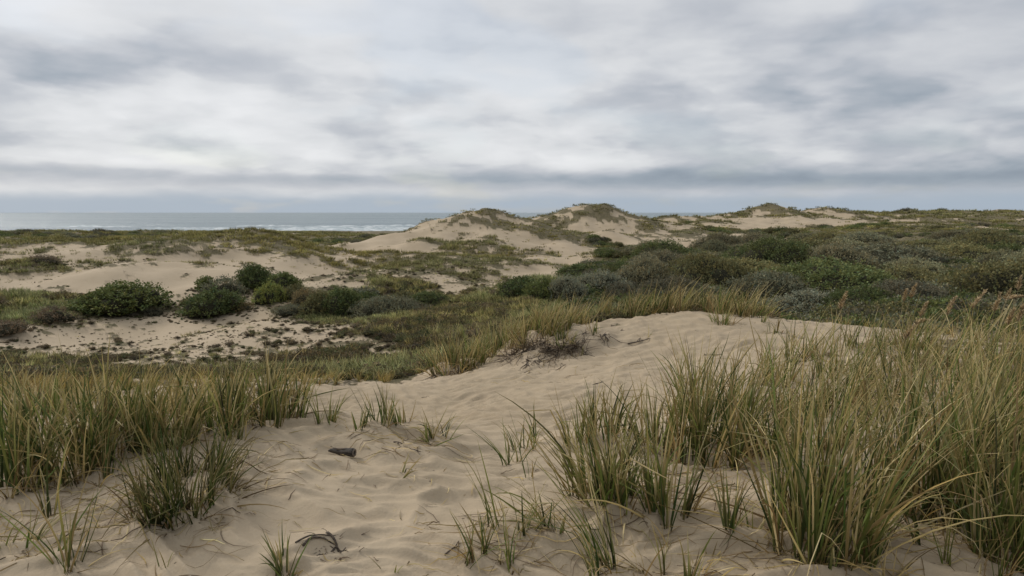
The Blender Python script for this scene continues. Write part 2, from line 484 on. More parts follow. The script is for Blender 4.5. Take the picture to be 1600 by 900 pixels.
# ------------------------------------------------------------------ mesh helpers
def mesh_from(name, verts, faces, col=None, smooth=False):
    """faces: int array (n,3) or (n,4)"""
    me = bpy.data.meshes.new(name)
    verts = np.asarray(verts, np.float32)
    faces = np.asarray(faces, np.int32)
    nf, k = faces.shape
    me.vertices.add(len(verts))
    me.vertices.foreach_set('co', verts.ravel())
    me.loops.add(nf * k)
    me.loops.foreach_set('vertex_index', faces.ravel())
    me.polygons.add(nf)
    me.polygons.foreach_set('loop_start', np.arange(0, nf * k, k, dtype=np.int32))
    me.polygons.foreach_set('loop_total', np.full(nf, k, np.int32))
    if smooth:
        me.polygons.foreach_set('use_smooth', np.ones(nf, bool))
    if col is not None:
        ca = me.color_attributes.new('Col', 'FLOAT_COLOR', 'POINT')
        c4 = np.ones((len(verts), 4), np.float32)
        c4[:, :3] = col
        ca.data.foreach_set('color', c4.ravel())
    me.update()
    me.validate()
    return me


def link(name, data, mat=None, parent=None, **props):
    o = bpy.data.objects.new(name, data)
    COL.objects.link(o)
    if mat is not None and data is not None:
        if len(data.materials) == 0:
            data.materials.append(mat)
    if parent is not None:
        o.parent = parent
    for k, v in props.items():
        o[k] = v
    return o


def merge(parts):
    """list of (verts, faces, col) with the same face size -> one"""
    V, Fc, C, off = [], [], [], 0
    for v, f, c in parts:
        V.append(v)
        Fc.append(f + off)
        C.append(c)
        off += len(v)
    return np.concatenate(V), np.concatenate(Fc), np.concatenate(C)


# ------------------------------------------------------------------ materials
def new_mat(name):
    m = bpy.data.materials.new(name)
    m.use_nodes = True
    return m, NT(m.node_tree)


def finish(nt, shader, disp=None):
    o = nt.n('ShaderNodeOutputMaterial')
    nt.t.links.new(shader, o.inputs[0])


def leaf_mat(name, instanced=False, rough=.55, trans=.22, spec=.3):
    m, t = new_mat(name)
    at = t.n('ShaderNodeAttribute', attribute_name='Col')
    col = at.outputs['Color']
    if instanced:
        ti = t.n('ShaderNodeAttribute', attribute_name='tint')
        ti.attribute_type = 'INSTANCER'
        col = t.mix(1.0, col, ti.outputs['Color'], 'MULTIPLY')
    else:
        oi = t.n('ShaderNodeObjectInfo')
        col = t.mix(1.0, col, oi.outputs['Color'], 'MULTIPLY')
    p = t.n('ShaderNodeBsdfPrincipled')
    t.put(p.inputs['Base Color'], col)
    p.inputs['Roughness'].default_value = rough
    p.inputs['Specular IOR Level'].default_value = spec
    tr = t.n('ShaderNodeBsdfTranslucent')
    t.put(tr.inputs[0], col)
    mx = t.n('ShaderNodeMixShader')
    mx.inputs[0].default_value = trans
    t.t.links.new(p.outputs[0], mx.inputs[1])
    t.t.links.new(tr.outputs[0], mx.inputs[2])
    finish(t, mx.outputs[0])
    return m


M_GRASS = leaf_mat('grass_blade', rough=.55, trans=.30, spec=.12)
M_DRY = leaf_mat('dry_blade', rough=.7, trans=.15, spec=.15)
M_LEAF = leaf_mat('shrub_leaf', rough=.65, trans=.22, spec=.12)
M_GRASS_I = leaf_mat('grass_tuft', True, rough=.65, trans=.25, spec=.15)
M_LEAF_I = leaf_mat('scrub_leaf', True, rough=.7, trans=.18, spec=.1)


def wood_mat(name, dark, light, scale):
    m, t = new_mat(name)
    g = t.n('ShaderNodeTexCoord')
    v = t.vm('MULTIPLY', g.outputs['Object'], (1., 9., 9.))
    n = t.noise(v, scale, 6, .65)
    col = t.mix(t.ss(n, .35, .68), dark, light)
    p = t.n('ShaderNodeBsdfPrincipled')
    t.put(p.inputs['Base Color'], col)
    p.inputs['Roughness'].default_value = .85
    b = t.n('ShaderNodeBump')
    b.inputs['Strength'].default_value = .6
    b.inputs['Distance'].default_value = .004
    t.put(b.inputs['Height'], n)
    t.put(p.inputs['Normal'], b.outputs[0])
    finish(t, p.outputs[0])
    return m


M_WOOD = wood_mat('weathered_wood', (.022, .017, .014), (.11, .09, .07), 14)
M_WOODEND = wood_mat('broken_wood_end', (.13, .10, .075), (.25, .20, .15), 30)
M_TWIG = wood_mat('twig_bark', (.045, .032, .022), (.16, .125, .09), 22)


def sand_material():
    m, t = new_mat('dune_sand')
    geo = t.n('ShaderNodeNewGeometry')
    P = geo.outputs['Position']
    cov = t.n('ShaderNodeAttribute', attribute_name='cover').outputs['Fac']
    big = t.noise(P, .35, 4, .55)
    mid = t.noise(P, 2.3, 5, .6)
    fine = t.noise(P, 45., 4, .7)
    grain = t.noise(P, 420., 2, .7)
    sand = t.mix(t.ss(big, .3, .7), (.425, .335, .224), (.500, .398, .274))
    sand = t.mix(t.m('MULTIPLY', t.ss(mid, .5, .75), .32), sand, (.36, .275, .185))
    sand = t.mix(t.m('MULTIPLY', t.ss(fine, .5, .8), .30), sand, (.33, .255, .175))
    sand = t.mix(t.ss(grain, .62, .75, 0, .35), sand, (.20, .15, .105))
    sand = t.mix(t.ss(grain, .40, .27, 0, .30), sand, (.58, .49, .38))
    # bits of dead leaf and dark grit blown over the sand
    vor = t.n('ShaderNodeTexVoronoi', feature='F1')
    t.put(vor.inputs['Vector'], t.vm('MULTIPLY', P, (1., 1.6, 1.)))
    vor.inputs['Scale'].default_value = 9.
    vs = t.sep(vor.outputs['Color'])
    bit = t.m('MULTIPLY', t.ss(vor.outputs['Distance'], .085, .05), t.m('GREATER_THAN', vs[0], .68))
    sand = t.mix(t.m('MULTIPLY', bit, .75), sand, (.10, .075, .05))
    # litter and moss under the plants
    g1 = t.noise(P, 1.1, 6, .65)
    g2 = t.noise(P, 7.5, 5, .7)
    litter = t.mix(t.ss(g1, .35, .65), (.125, .108, .050), (.205, .165, .095))
    litter = t.mix(t.ss(g2, .42, .70), litter, (.075, .070, .034))
    litter = t.mix(t.ss(t.noise(P, 3.1, 5, .7), .58, .72, 0, .65), litter, (.34, .27, .185))
    k = t.ss(t.m('ADD', cov, t.m('MULTIPLY', t.m('SUBTRACT', g2, .5), .9)), .30, .72)
    col = t.mix(t.m('MULTIPLY', k, .93), sand, litter)
    p = t.n('ShaderNodeBsdfPrincipled')
    t.put(p.inputs['Base Color'], col)
    p.inputs['Roughness'].default_value = .92
    p.inputs['Specular IOR Level'].default_value = .2
    b1 = t.n('ShaderNodeBump')
    b1.inputs['Strength'].default_value = .55
    b1.inputs['Distance'].default_value = .02
    t.put(b1.inputs['Height'], t.m('ADD', t.m('MULTIPLY', fine, .55), t.m('MULTIPLY', grain, .10)))
    b2 = t.n('ShaderNodeBump')
    b2.inputs['Strength'].default_value = .8
    b2.inputs['Distance'].default_value = .12
    t.put(b2.inputs['Height'], t.m('MULTIPLY', t.m('ADD', g2, g1), cov))
    t.put(b2.inputs['Normal'], b1.outputs[0])
    t.put(p.inputs['Normal'], b2.outputs[0])
    finish(t, p.outputs[0])
    return m


# ------------------------------------------------------------------ ground: one sheet
def ripples(x, y):
    """wind ripples and trodden relief of the bare sand close by"""
    r = np.hypot(x, y)
    wx = x + .35 * perlin(x / 1.1, y / 1.1, 61)
    wy = y + .30 * perlin(x / .9, y / .9, 62)
    ridge = 1 - np.abs(perlin(wx / .62, wy / .30, 63)) * 2
    ridge2 = 1 - np.abs(perlin(wx / .34 + .25 * wy, wy / .13, 64)) * 2
    lump = fbm(x / .5, y / .4, 3, 65)
    a1 = .5 + .5 * perlin(x / 1.6, y / 1.6, 66)
    fine = np.clip(1 - np.abs(perlin(wx / .55 + .6 * wy, wy / .085, 67)) * 2, 0, 1) ** 1.4
    a2 = sstep(perlin(x / .9, y / .7, 68), -.15, .35)
    near = 1 - sstep(r, 5.0, 6.6)
    far = 1 - sstep(r, 11, 15)
    sharp = np.clip(ridge, 0, 1) ** 1.5
    sharp2 = np.clip(ridge2, 0, 1) ** 1.3
    z = near * (.050 * sharp * (.15 + 1.3 * a1) + .034 * lump + .014 * sharp2 * (.4 + a1) + .014 * fine * a2)
    z = z + (1 - near) * far * (.030 * sharp2 + .018 * sharp + .020 * lump + .010 * fine * a2)
    return z


def build_ground():
    th_f = np.linspace(-.76, .76, 600)
    th_l = np.linspace(-math.pi, -.76, 46)[:-1]
    th_r = np.linspace(.76, math.pi, 46)[1:]
    th = np.concatenate([th_l, th_f, th_r])
    rr = np.concatenate([np.exp(np.linspace(math.log(.25), math.log(2.3), 26))[:-1],
                         np.exp(np.linspace(math.log(2.3), math.log(12.5), 420))[:-1],
                         np.exp(np.linspace(math.log(12.5), math.log(60), 190))[:-1],
                         np.exp(np.linspace(math.log(60), math.log(500), 190))[:-1],
                         np.exp(np.linspace(math.log(500), math.log(3600), 40))])
    T, R = np.meshgrid(th, rr)
    X, Y = R * np.sin(T), R * np.cos(T)
    Z = ground(X, Y)
    C = cover(X, Y)
    Z = Z + ripples(X, Y) * (1 - .5 * C)
    # grown places stand proud in little cushions
    Rr = np.hypot(X, Y)
    Z = Z + C * sstep(Rr, 10, 14) * np.minimum(.0045 * Rr, .35) * (.5 + .5 * np.abs(perlin(X / .9, Y / .8, 71)))
    nr, nt = X.shape
    V = np.stack([X, Y, Z + EYE], -1).reshape(-1, 3)
    idx = np.arange(nr * nt).reshape(nr, nt)
    f = np.stack([idx[:-1, :-1], idx[:-1, 1:], idx[1:, 1:], idx[1:, :-1]], -1).reshape(-1, 4)
    f = f[:, ::-1]
    me = mesh_from('ground', V, f, smooth=True)
    at = me.attributes.new('cover', 'FLOAT', 'POINT')
    at.data.foreach_set('value', C.ravel().astype(np.float32))
    return link('ground', me, sand_material(), kind='structure', label='rolling pale sand dunes with grown-over patches and hollows')


build_ground()


# ------------------------------------------------------------------ sea
def build_sea():
    m, t = new_mat('sea_water')
    geo = t.n('ShaderNodeNewGeometry')
    P = geo.outputs['Position']
    n1 = t.noise(t.vm('MULTIPLY', P, (.020, .045, 0)), 1., 5, .65)
    n2 = t.noise(t.vm('MULTIPLY', P, (.10, .22, 0)), 1., 4, .6)
    n0 = t.noise(t.vm('MULTIPLY', P, (.0016, .0040, 0)), 1., 4, .55)
    p = t.n('ShaderNodeBsdfPrincipled')
    base = t.mix(t.ss(n0, .35, .65), (.135, .190, .218), (.195, .255, .270))
    caps = t.ss(n1, .63, .70, 0, .8)
    t.put(p.inputs['Base Color'], t.mix(caps, base, (.55, .60, .60)))
    p.inputs['Roughness'].default_value = .32
    p.inputs['IOR'].default_value = 1.33
    b = t.n('ShaderNodeBump')
    b.inputs['Strength'].default_value = 1.0
    b.inputs['Distance'].default_value = 2.6
    n3 = t.noise(t.vm('MULTIPLY', P, (.009, .016, 0)), 1., 5, .7)
    t.put(b.inputs['Height'], t.m('ADD', t.m('ADD', t.m('MULTIPLY', n1, 1.8), t.m('MULTIPLY', n2, .5)), t.m('MULTIPLY', n3, 5.)))
    t.put(p.inputs['Normal'], b.outputs[0])
    finish(t, p.outputs[0])
    th = np.linspace(-1.9, 1.5, 160)
    rr = np.exp(np.linspace(math.log(300), math.log(60000), 150))
    T, R = np.meshgrid(th, rr)
    V = np.stack([R * np.sin(T), R * np.cos(T), np.zeros_like(T)], -1).reshape(-1, 3)
    nr, nt = T.shape
    idx = np.arange(nr * nt).reshape(nr, nt)
    f = np.stack([idx[:-1, :-1], idx[:-1, 1:], idx[1:, 1:], idx[1:, :-1]], -1).reshape(-1, 4)[:, ::-1]
    sea = link('sea', mesh_from('sea', V, f, smooth=True), m, kind='structure', label='grey blue sea reaching to the horizon')
    # breaking waves off the beach
    fm, t = new_mat('sea_foam')
    geo = t.n('ShaderNodeNewGeometry')
    n = t.noise(t.vm('MULTIPLY', geo.outputs['Position'], (.12, .4, .8)), 1., 5, .7)
    p = t.n('ShaderNodeBsdfPrincipled')
    t.put(p.inputs['Base Color'], t.mix(t.ss(n, .42, .60), (.30, .37, .39), (.66, .69, .69)))
    p.inputs['Roughness'].default_value = .7
    finish(t, p.outputs[0])
    rg = rng(77)
    spots_ = [(430, 462, 90, 1.0), (520, 470, 150, 1.2), (600, 455, 130, 1.1), (560, 492, 110, 1.3), (470, 505, 120, 1.2), (640, 500, 120, 1.2), (380, 500, 90, .9),
              (590, 535, 100, 1.3), (500, 548, 70, 1.2), (300, 540, 80, .9), (655, 560, 90, 1.1), (540, 600, 70, 1.0), (420, 620, 60, 1.0), (620, 640, 60, 1.0), (150, 600, 70, 1.0)]
    for (px, Y, L, h) in spots_:
        cx = (px - 800) / F_PX * Y
        xs = np.linspace(-L / 2, L / 2, 48)
        prof = np.array([(-6., .0), (-4., .35), (-1.6, .8), (-.3, 1.0), (.6, .75), (2.2, .25), (4, .0)])
        env = np.sin(np.linspace(0, math.pi, 48)) ** .6
        wob = 5 * perlin(xs / 23, np.full(48, px / 7.), 3) + 2 * perlin(xs / 8, np.full(48, px / 9.), 4)
        hh = h * env * (.45 + .9 * np.abs(perlin(xs / 11, np.full(48, px / 5.), 6)) * 1.6)
        V = np.stack([cx + xs[:, None] + 0 * prof[None, :, 0], Y + wob[:, None] + prof[None, :, 0] * (.5 + env[:, None]) + 0 * xs[:, None], hh[:, None] * prof[None, :, 1] - .05], -1)
        nr, nt = V.shape[:2]
        idx = np.arange(nr * nt).reshape(nr, nt)
        f = np.stack([idx[:-1, :-1], idx[:-1, 1:], idx[1:, 1:], idx[1:, :-1]], -1).reshape(-1, 4)[:, ::-1]
        link('breaking_wave', mesh_from('breaking_wave', V.reshape(-1, 3), f, smooth=True), fm, sea)


build_sea()

# ------------------------------------------------------------------ plants: building blocks
GREEN = np.array([(.098, .145, .032), (.14, .182, .042), (.055, .092, .024), (.20, .215, .058), (.035, .060, .018)])
STRAW = np.array([(.54, .42, .185), (.45, .335, .135), (.62, .50, .265), (.36, .255, .11), (.25, .17, .08)])


def blades(rg, base, H, azim, tilt, bend, width, col, segs=6, lean=(0, 0), vee=False, curl=0.35, tip=None, floor=True):
    """curved tapering grass blades; base (n,3); all others arrays of n; col (n,3)"""
    n = len(H)
    s = np.linspace(0, 1, segs + 1)
    sm = (s[1:] + s[:-1]) / 2
    ang = tilt[:, None] + bend[:, None] * sm[None] ** 1.7
    kinked = rg.random(n) < .14                     # some blades are broken over
    ang = ang + np.where(kinked, rg.uniform(.5, 1.5, n), 0)[:, None] * (sm[None] > rg.uniform(.35, .8, n)[:, None])
    step = (H / segs)[:, None]
    azs = azim[:, None] + curl * rg.normal(size=n)[:, None] * sm[None]
    dxy = np.sin(ang) * step
    dxx, dyy, dzz = dxy * np.cos(azs), dxy * np.sin(azs), np.cos(ang) * step
    pos = np.zeros((n, segs + 1, 3))
    pos[:, 1:, 0] = np.cumsum(dxx, 1)
    pos[:, 1:, 1] = np.cumsum(dyy, 1)
    pos[:, 1:, 2] = np.cumsum(dzz, 1)
    k = np.clip(pos[:, :, 2], 0, None) ** 1.6
    lv = rg.uniform(-.25, 1.9, (n, 1))
    pos[:, :, 0] += lean[0] * k * lv
    pos[:, :, 1] += lean[1] * k * lv
    if floor:
        pos[:, 1:, 2] = np.maximum(pos[:, 1:, 2], .006 + .02 * rg.random((n, segs)))
    pos += base[:, None]
    wd = width[:, None] * np.minimum(1.0, 1.25 * (1 - s[None]) ** .62 + .03) * (.75 + .5 * np.minimum(s[None] * 4, .5))
    tw = rg.normal(0, .7, n)[:, None] + .8 * rg.normal(size=n)[:, None] * s[None]
    angn = np.concatenate([ang[:, :1], ang], 1)
    azn = np.concatenate([azs[:, :1], azs], 1)
    side = np.stack([-np.sin(azn), np.cos(azn), 0 * azn], -1)
    nor = np.stack([np.cos(angn) * np.cos(azn), np.cos(angn) * np.sin(azn), -np.sin(angn)], -1)
    wdir = np.cos(tw)[..., None] * side + np.sin(tw)[..., None] * nor
    ndir = -np.sin(tw)[..., None] * side + np.cos(tw)[..., None] * nor
    hw = wd[..., None] * .5
    if vee:
        V = np.stack([pos - wdir * hw, pos - ndir * hw * .55, pos + wdir * hw], 2)
    else:
        V = np.stack([pos - wdir * hw, pos + wdir * hw], 2)
    kk = V.shape[2]
    idx = np.arange(n * (segs + 1) * kk).reshape(n, segs + 1, kk)
    fs = []
    for j in range(kk - 1):
        fs.append(np.stack([idx[:, :-1, j], idx[:, :-1, j + 1], idx[:, 1:, j + 1], idx[:, 1:, j]], -1).reshape(-1, 4))
    f = np.concatenate(fs)
    if tip is None:
        tip = col
    mixv = (s[None, :, None] ** 1.5)
    c = col[:, None] * (1 - mixv) + tip[:, None] * mixv
    low = np.clip(1 - s / .18, 0, 1)[None, :, None] * .75          # sheaths at the foot are dry and brown
    c = c * (1 - low) + np.array((.15, .11, .062)) * low
    c = np.repeat(c[:, :, None], kk, 2)
    return V.reshape(-1, 3), f, c.reshape(-1, 3)


def pick(rg, pal, n, jitter=.28):
    c = pal[rg.integers(0, len(pal), n)]
    return np.clip(c * (1 + jitter * rg.normal(size=(n, 1))), .01, 1)


def clump_arrays(seed, n_green, n_dry, h, rad, lean=(0, 0), spread=.26, vee=True, segs=6, droop=.8, width=.0125, base_z=None, sprawl=.35, gold=.0):
    """arrays of the green and of the dry blades of one clump, around the origin"""
    rg = rng(seed)
    out = []
    for kind, n in (('g', n_green), ('d', n_dry)):
        if n == 0:
            out.append(None)
            continue
        rr = rad * np.sqrt(rg.random(n))
        aa = rg.random(n) * 2 * np.pi
        # blades stand in bunches of a few shoots
        nb = max(2, n // 7)
        ctr = np.stack([rad * np.sqrt(rg.random(nb)) * np.cos(q := rg.random(nb) * 6.283), rad * np.sqrt(rg.random(nb)) * np.sin(q)], -1)
        wh = rg.integers(0, nb, n)
        bx = ctr[wh, 0] + rg.normal(0, .012, n)
        by = ctr[wh, 1] + rg.normal(0, .012, n)
        bz = np.zeros(n) if base_z is None else base_z(bx, by)
        base = np.stack([bx, by, bz - .015], -1)
        outw = np.arctan2(by, bx) + rg.normal(0, .9, n)
        k = np.hypot(bx, by) / max(rad, 1e-3)
        if kind == 'g':
            H = h * np.clip(rg.normal(.82, .2, n), .3, 1.25)
            tilt = np.abs(rg.normal(.08, .14, n)) + spread * k * rg.random(n)
            bend = np.abs(rg.normal(.25, .45, n)) * droop + .03
            col = pick(rg, GREEN, n)
            dryer = rg.random(n) < (.22 + gold)
            col[dryer] = .15 * col[dryer] + .85 * pick(rg, STRAW, int(dryer.sum()), .2)
            tk = np.where(rg.random((n, 1)) < .55, rg.uniform(.75, 1., (n, 1)), rg.uniform(0, .3, (n, 1)))
            tip = (1 - tk) * col + tk * pick(rg, STRAW[:3], n, .15)
        else:
            H = h * np.clip(rg.normal(.62, .25, n), .2, 1.2)
            fl = rg.random(n) < sprawl
            tilt = np.where(fl, rg.uniform(.7, 1.35, n), np.abs(rg.normal(.15, .2, n)) + spread * k * rg.random(n))
            bend = np.where(fl, rg.uniform(.2, 1.1, n), np.abs(rg.normal(.8, .7, n)) * droop + .1)
            col = pick(rg, STRAW, n)
            short = rg.random(n) < .40                      # broken old blades thatching the foot
            H = np.where(short, h * rg.uniform(.12, .38, n), H)
            tilt = np.where(short, rg.uniform(.05, 1.1, n), tilt)
            col[short] = pick(rg, STRAW[1:] * .75, int(short.sum()))
        if kind == 'd':
            tip = col * rg.uniform(.7, 1.15, (n, 1))
        wdt = width * rg.uniform(.55, 1.2, n) * (1. if kind == 'g' else .75)
        out.append(blades(rg, base, H, outw, tilt, bend, wdt, col, segs, lean, vee, tip=tip))
    return out


def seed_head(seed, x, y, h, lean):
    """flowering stem with a feathery head; base at the origin of its clump"""
    rg = rng(seed)
    base = np.array([(x, y, 0.)])
    az_ = np.array([math.atan2(lean[1], lean[0])])
    v, f, c = blades(rg, base, np.array([h]), az_, np.array([.06]), np.array([.16]), np.array([.006]), np.array([(.36, .28, .15)]), 8, lean, True, curl=.05)
    top = v.reshape(9, 3, 3)[:, 1]
    n = 210
    s = rg.uniform(.78, 1.0, n)
    fi = s * 8
    i0 = np.clip(fi.astype(int), 0, 7)
    p = top[i0] + (top[i0 + 1] - top[i0]) * (fi - i0)[:, None]
    H = rg.uniform(.03, .065, n) * (1.25 - (s - .78) * 3.2)
    az2 = rg.random(n) * 6.283
    az2 = np.where(rg.random(n) < .5, az_[0] + rg.normal(0, .5, n), az2)
    col = pick(rg, np.array([(.50, .38, .21), (.42, .30, .16), (.58, .46, .29)]), n)
    parts = [(v, f, c), blades(rg, p, H, az2, rg.uniform(.25, .8, n), rg.uniform(.1, .5, n), np.full(n, .009), col, 2, (0, 0), True, floor=False)]
    return merge(parts)


def thing(name, x, y, z, label, category, group=None, rz=0):
    o = bpy.data.objects.new(name, None)
    o.empty_display_size = .1
    o.location = (x, y, z)
    o.rotation_euler = (0, 0, rz)
    COL.objects.link(o)
    o['label'] = label
    o['category'] = category
    if group:
        o['group'] = group
    return o


def near_clump(seed, px, py, hpx, rpx, ng, nd, label, group=None, lean=(.0, .0), heads=0, at=None, shade=1., **kw):
    """one clump of beach grass whose foot is at a spot of the photograph"""
    x, y, z = spot(px, py) if at is None else at
    d = math.hypot(x, y)
    h, rad = hpx / F_PX * d * 1.12, rpx / F_PX * d
    bz = lambda bx, by: ground(bx + x, by + y) + EYE - z
    vee = d < 7
    if ng < 60 and d < 5.5 and 'width' not in kw:
        kw['width'] = .0095
    g, dr = clump_arrays(seed, ng, nd, h, rad, lean, vee=vee, segs=7 if d < 5 else 5, base_z=bz, **kw)
    t = thing('beach_grass_clump', x, y, z, label, 'grass clump', group)
    if g:
        link('green_blades', mesh_from('green_blades', *g, smooth=True), M_GRASS, t, kind='stuff').color = (shade, shade, shade, 1)
    if dr:
        link('dry_blades', mesh_from('dry_blades', *dr, smooth=True), M_DRY, t, kind='stuff').color = (shade, shade, shade, 1)
    rg = rng(seed + 999)
    for i in range(heads):
        sh = seed_head(seed * 7 + i, rg.uniform(-rad, rad), rg.uniform(-rad, rad), rg.uniform(.60, .86), (lean[0] * .6 + .03, lean[1]))
        link('seed_head', mesh_from('seed_head', *sh, smooth=True), M_DRY, t)
    return t


def tube(pts_, radii, sides=6, rg=None, rough=0.):
    """tapered bent stick along points, closed ends"""
    P = np.asarray(pts_, float)
    n = len(P)
    T = np.gradient(P, axis=0)
    T /= np.linalg.norm(T, axis=1, keepdims=True) + 1e-9
    up = np.where(np.abs(T[:, 2:3]) > .9, np.array([[1., 0, 0]]), np.array([[0, 0, 1.]]))
    A = np.cross(T, up)
    A /= np.linalg.norm(A, axis=1, keepdims=True) + 1e-9
    B = np.cross(T, A)
    q = np.arange(sides) / sides * 2 * np.pi
    rad = np.asarray(radii, float)[:, None] * np.ones((1, sides))
    if rg is not None:
        rad = rad * (1 + rough * rg.normal(size=rad.shape))
    V = P[:, None] + rad[..., None] * (np.cos(q)[None, :, None] * A[:, None] + np.sin(q)[None, :, None] * B[:, None])
    V = np.concatenate([V.reshape(-1, 3), P[:1], P[-1:]])
    idx = np.arange(n * sides).reshape(n, sides)
    nx = np.roll(idx, -1, 1)
    f = np.stack([idx[:-1], nx[:-1], nx[1:], idx[1:]], -1).reshape(-1, 4)
    c0 = np.stack([np.full(sides, n * sides), nx[0], idx[0], idx[0]], -1)
    c1 = np.stack([np.full(sides, n * sides + 1), idx[-1], nx[-1], nx[-1]], -1)
    return V, f, c0[:, :3], c1[:, :3]


def sticks_mesh(name, tubes):
    V, Q, T3, off = [], [], [], 0
    for v, f, a, b in tubes:
        V.append(v)
        Q.append(f + off)
        T3 += [a + off, b + off]
        off += len(v)
    V = np.concatenate(V)
    faces = [tuple(map(int, q)) for q in np.concatenate(Q)] + [tuple(map(int, q)) for q in np.concatenate(T3)]
    me = bpy.data.meshes.new(name)
    me.from_pydata([tuple(map(float, v)) for v in V], [], faces)
    me.polygons.foreach_set('use_smooth', np.ones(len(me.polygons), bool))
    me.update()
    return me


# ------------------------------------------------------------------ shrubs
def shrub_arrays(seed, w, h, n_sprig, leaf, k=8, n_lobe=9, spiky=.5, rag=.06):
    """leaf faces of a rounded shrub: sprigs of small leaves over uneven lobes"""
    rg = rng(seed)
    lobes = []
    for i in range(n_lobe):
        a = rg.random() * 6.283
        d = (w / 2) * .68 * math.sqrt(rg.random()) if i else 0
        q = 1 - (d / (w / 2)) ** 2 * .75
        rz = h * q * rg.uniform(.50, .72)
        rx = w * rg.uniform(.20, .34)
        lobes.append((d * math.cos(a), d * math.sin(a), h * q * rg.uniform(.28, .42), rx, rz))
    L = np.array(lobes)
    wgt = L[:, 3] ** 2
    li = rg.choice(len(L), n_sprig * 3, p=wgt / wgt.sum())
    u = rg.uniform(-.35, 1, n_sprig * 3)
    a = rg.random(n_sprig * 3) * 6.283
    s = np.sqrt(1 - u * u)
    nrm = np.stack([s * np.cos(a), s * np.sin(a), u], -1)
    rad = np.stack([L[li, 3], L[li, 3], L[li, 4]], -1)
    jit = 1 + rag * rg.normal(size=(len(li), 1)) + .10 * perlin(nrm[:, 0] * 3 + li, nrm[:, 1] * 3 + nrm[:, 2] * 2, seed)[:, None]
    p = np.stack([L[li, 0], L[li, 1], L[li, 2]], -1) + nrm * rad * jit
    # drop sprigs deep inside other lobes
    dd = ((p[:, None, :2] - L[None, :, :2]) / L[None, :, 3:4]) ** 2
    dz_ = ((p[:, None, 2] - L[None, :, 2]) / L[None, :, 4]) ** 2
    ins = (dd.sum(-1) + dz_) < .62
    ins[np.arange(len(li)), li] = False
    ok = (~ins.any(1)) & (p[:, 2] > .02)
    p, nrm = p[ok][:n_sprig], nrm[ok][:n_sprig]
    n = len(p)
    nn = nrm + np.array([0, 0, .45])
    nn /= np.linalg.norm(nn, axis=1, keepdims=True)
    # leaves of each sprig, spread round its axis
    P = np.repeat(p, k, 0)
    N = np.repeat(nn, k, 0)
    m = len(P)
    rnd = rg.normal(size=(m, 3))
    ax = N * rg.uniform(.2, 1.2, (m, 1)) + rnd * (1 - spiky * .6) * .75
    ax /= np.linalg.norm(ax, axis=1, keepdims=True)
    P = P + N * leaf * rg.uniform(-1.6, 1.1, (m, 1)) + rg.normal(0, leaf * .55, (m, 3))
    sd = np.cross(ax, rg.normal(size=(m, 3)))
    sd /= np.linalg.norm(sd, axis=1, keepdims=True)
    ln = leaf * rg.uniform(.7, 1.4, (m, 1))
    wd = ln * (.30 + .18 * (1 - spiky))
    up = np.cross(sd, ax)
    V = np.stack([P, P + ax * ln * .55 + sd * wd + up * ln * .08, P + ax * ln, P + ax * ln * .5 - sd * wd + up * ln * .08], 1)
    f = np.arange(m * 4).reshape(m, 4)
    tone = 1 + .22 * np.repeat(rg.normal(size=(n, 1)), k, 0) + .13 * rg.normal(size=(m, 1))
    lobe_t = np.clip(tone, .45, 1.7)
    hue = np.repeat(rg.normal(size=(n, 1)), k, 0) * np.array([[.10, .02, -.05]])
    c = np.clip(lobe_t * (1 + hue), .1, 2)
    c = np.repeat(c[:, None], 4, 1).reshape(-1, 3)
    return V.reshape(-1, 3), f, c, L


def core_tubes(seed, L, h):
    """branches fanning out from the foot into the lobes, with twigs"""
    rg = rng(seed + 50)
    tubes = []
    for i, (x, y, z, rx, rz) in enumerate(L):
        for j in range(4):
            e = np.array([x, y, z]) + rg.normal(0, .55, 3) * np.array([rx, rx, rz])
            e[2] = max(e[2], .12 * h)
            b = np.array([x * .35, y * .35, -.04])
            m = (b + e) / 2 + rg.normal(0, .07 * h, 3)
            tubes.append(tube([b, (b + m) / 2, m, (m + e) / 2 + rg.normal(0, .03 * h, 3), e], np.array([.03, .024, .018, .012, .005]) * h, 4))
    return tubes


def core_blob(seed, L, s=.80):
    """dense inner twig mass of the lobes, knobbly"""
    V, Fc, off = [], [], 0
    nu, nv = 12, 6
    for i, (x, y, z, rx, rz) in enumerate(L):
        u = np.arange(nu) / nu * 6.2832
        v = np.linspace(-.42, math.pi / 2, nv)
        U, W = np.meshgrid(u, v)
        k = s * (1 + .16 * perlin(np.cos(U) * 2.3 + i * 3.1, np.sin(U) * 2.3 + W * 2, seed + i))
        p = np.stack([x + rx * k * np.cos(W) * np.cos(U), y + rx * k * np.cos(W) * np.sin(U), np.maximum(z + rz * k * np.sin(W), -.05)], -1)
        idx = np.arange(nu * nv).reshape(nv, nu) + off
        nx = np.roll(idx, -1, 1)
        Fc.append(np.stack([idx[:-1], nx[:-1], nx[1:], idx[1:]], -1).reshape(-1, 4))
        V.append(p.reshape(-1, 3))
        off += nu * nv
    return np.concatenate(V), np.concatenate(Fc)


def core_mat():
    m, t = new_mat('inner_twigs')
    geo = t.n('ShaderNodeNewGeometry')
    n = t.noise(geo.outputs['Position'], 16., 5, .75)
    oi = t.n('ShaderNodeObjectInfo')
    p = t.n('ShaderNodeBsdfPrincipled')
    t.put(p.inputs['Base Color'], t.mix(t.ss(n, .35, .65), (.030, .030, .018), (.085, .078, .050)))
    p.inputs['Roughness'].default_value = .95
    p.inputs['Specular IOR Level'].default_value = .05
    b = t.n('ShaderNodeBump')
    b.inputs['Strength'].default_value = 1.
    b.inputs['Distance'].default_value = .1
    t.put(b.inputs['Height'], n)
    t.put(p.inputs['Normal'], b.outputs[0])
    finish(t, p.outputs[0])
    return m


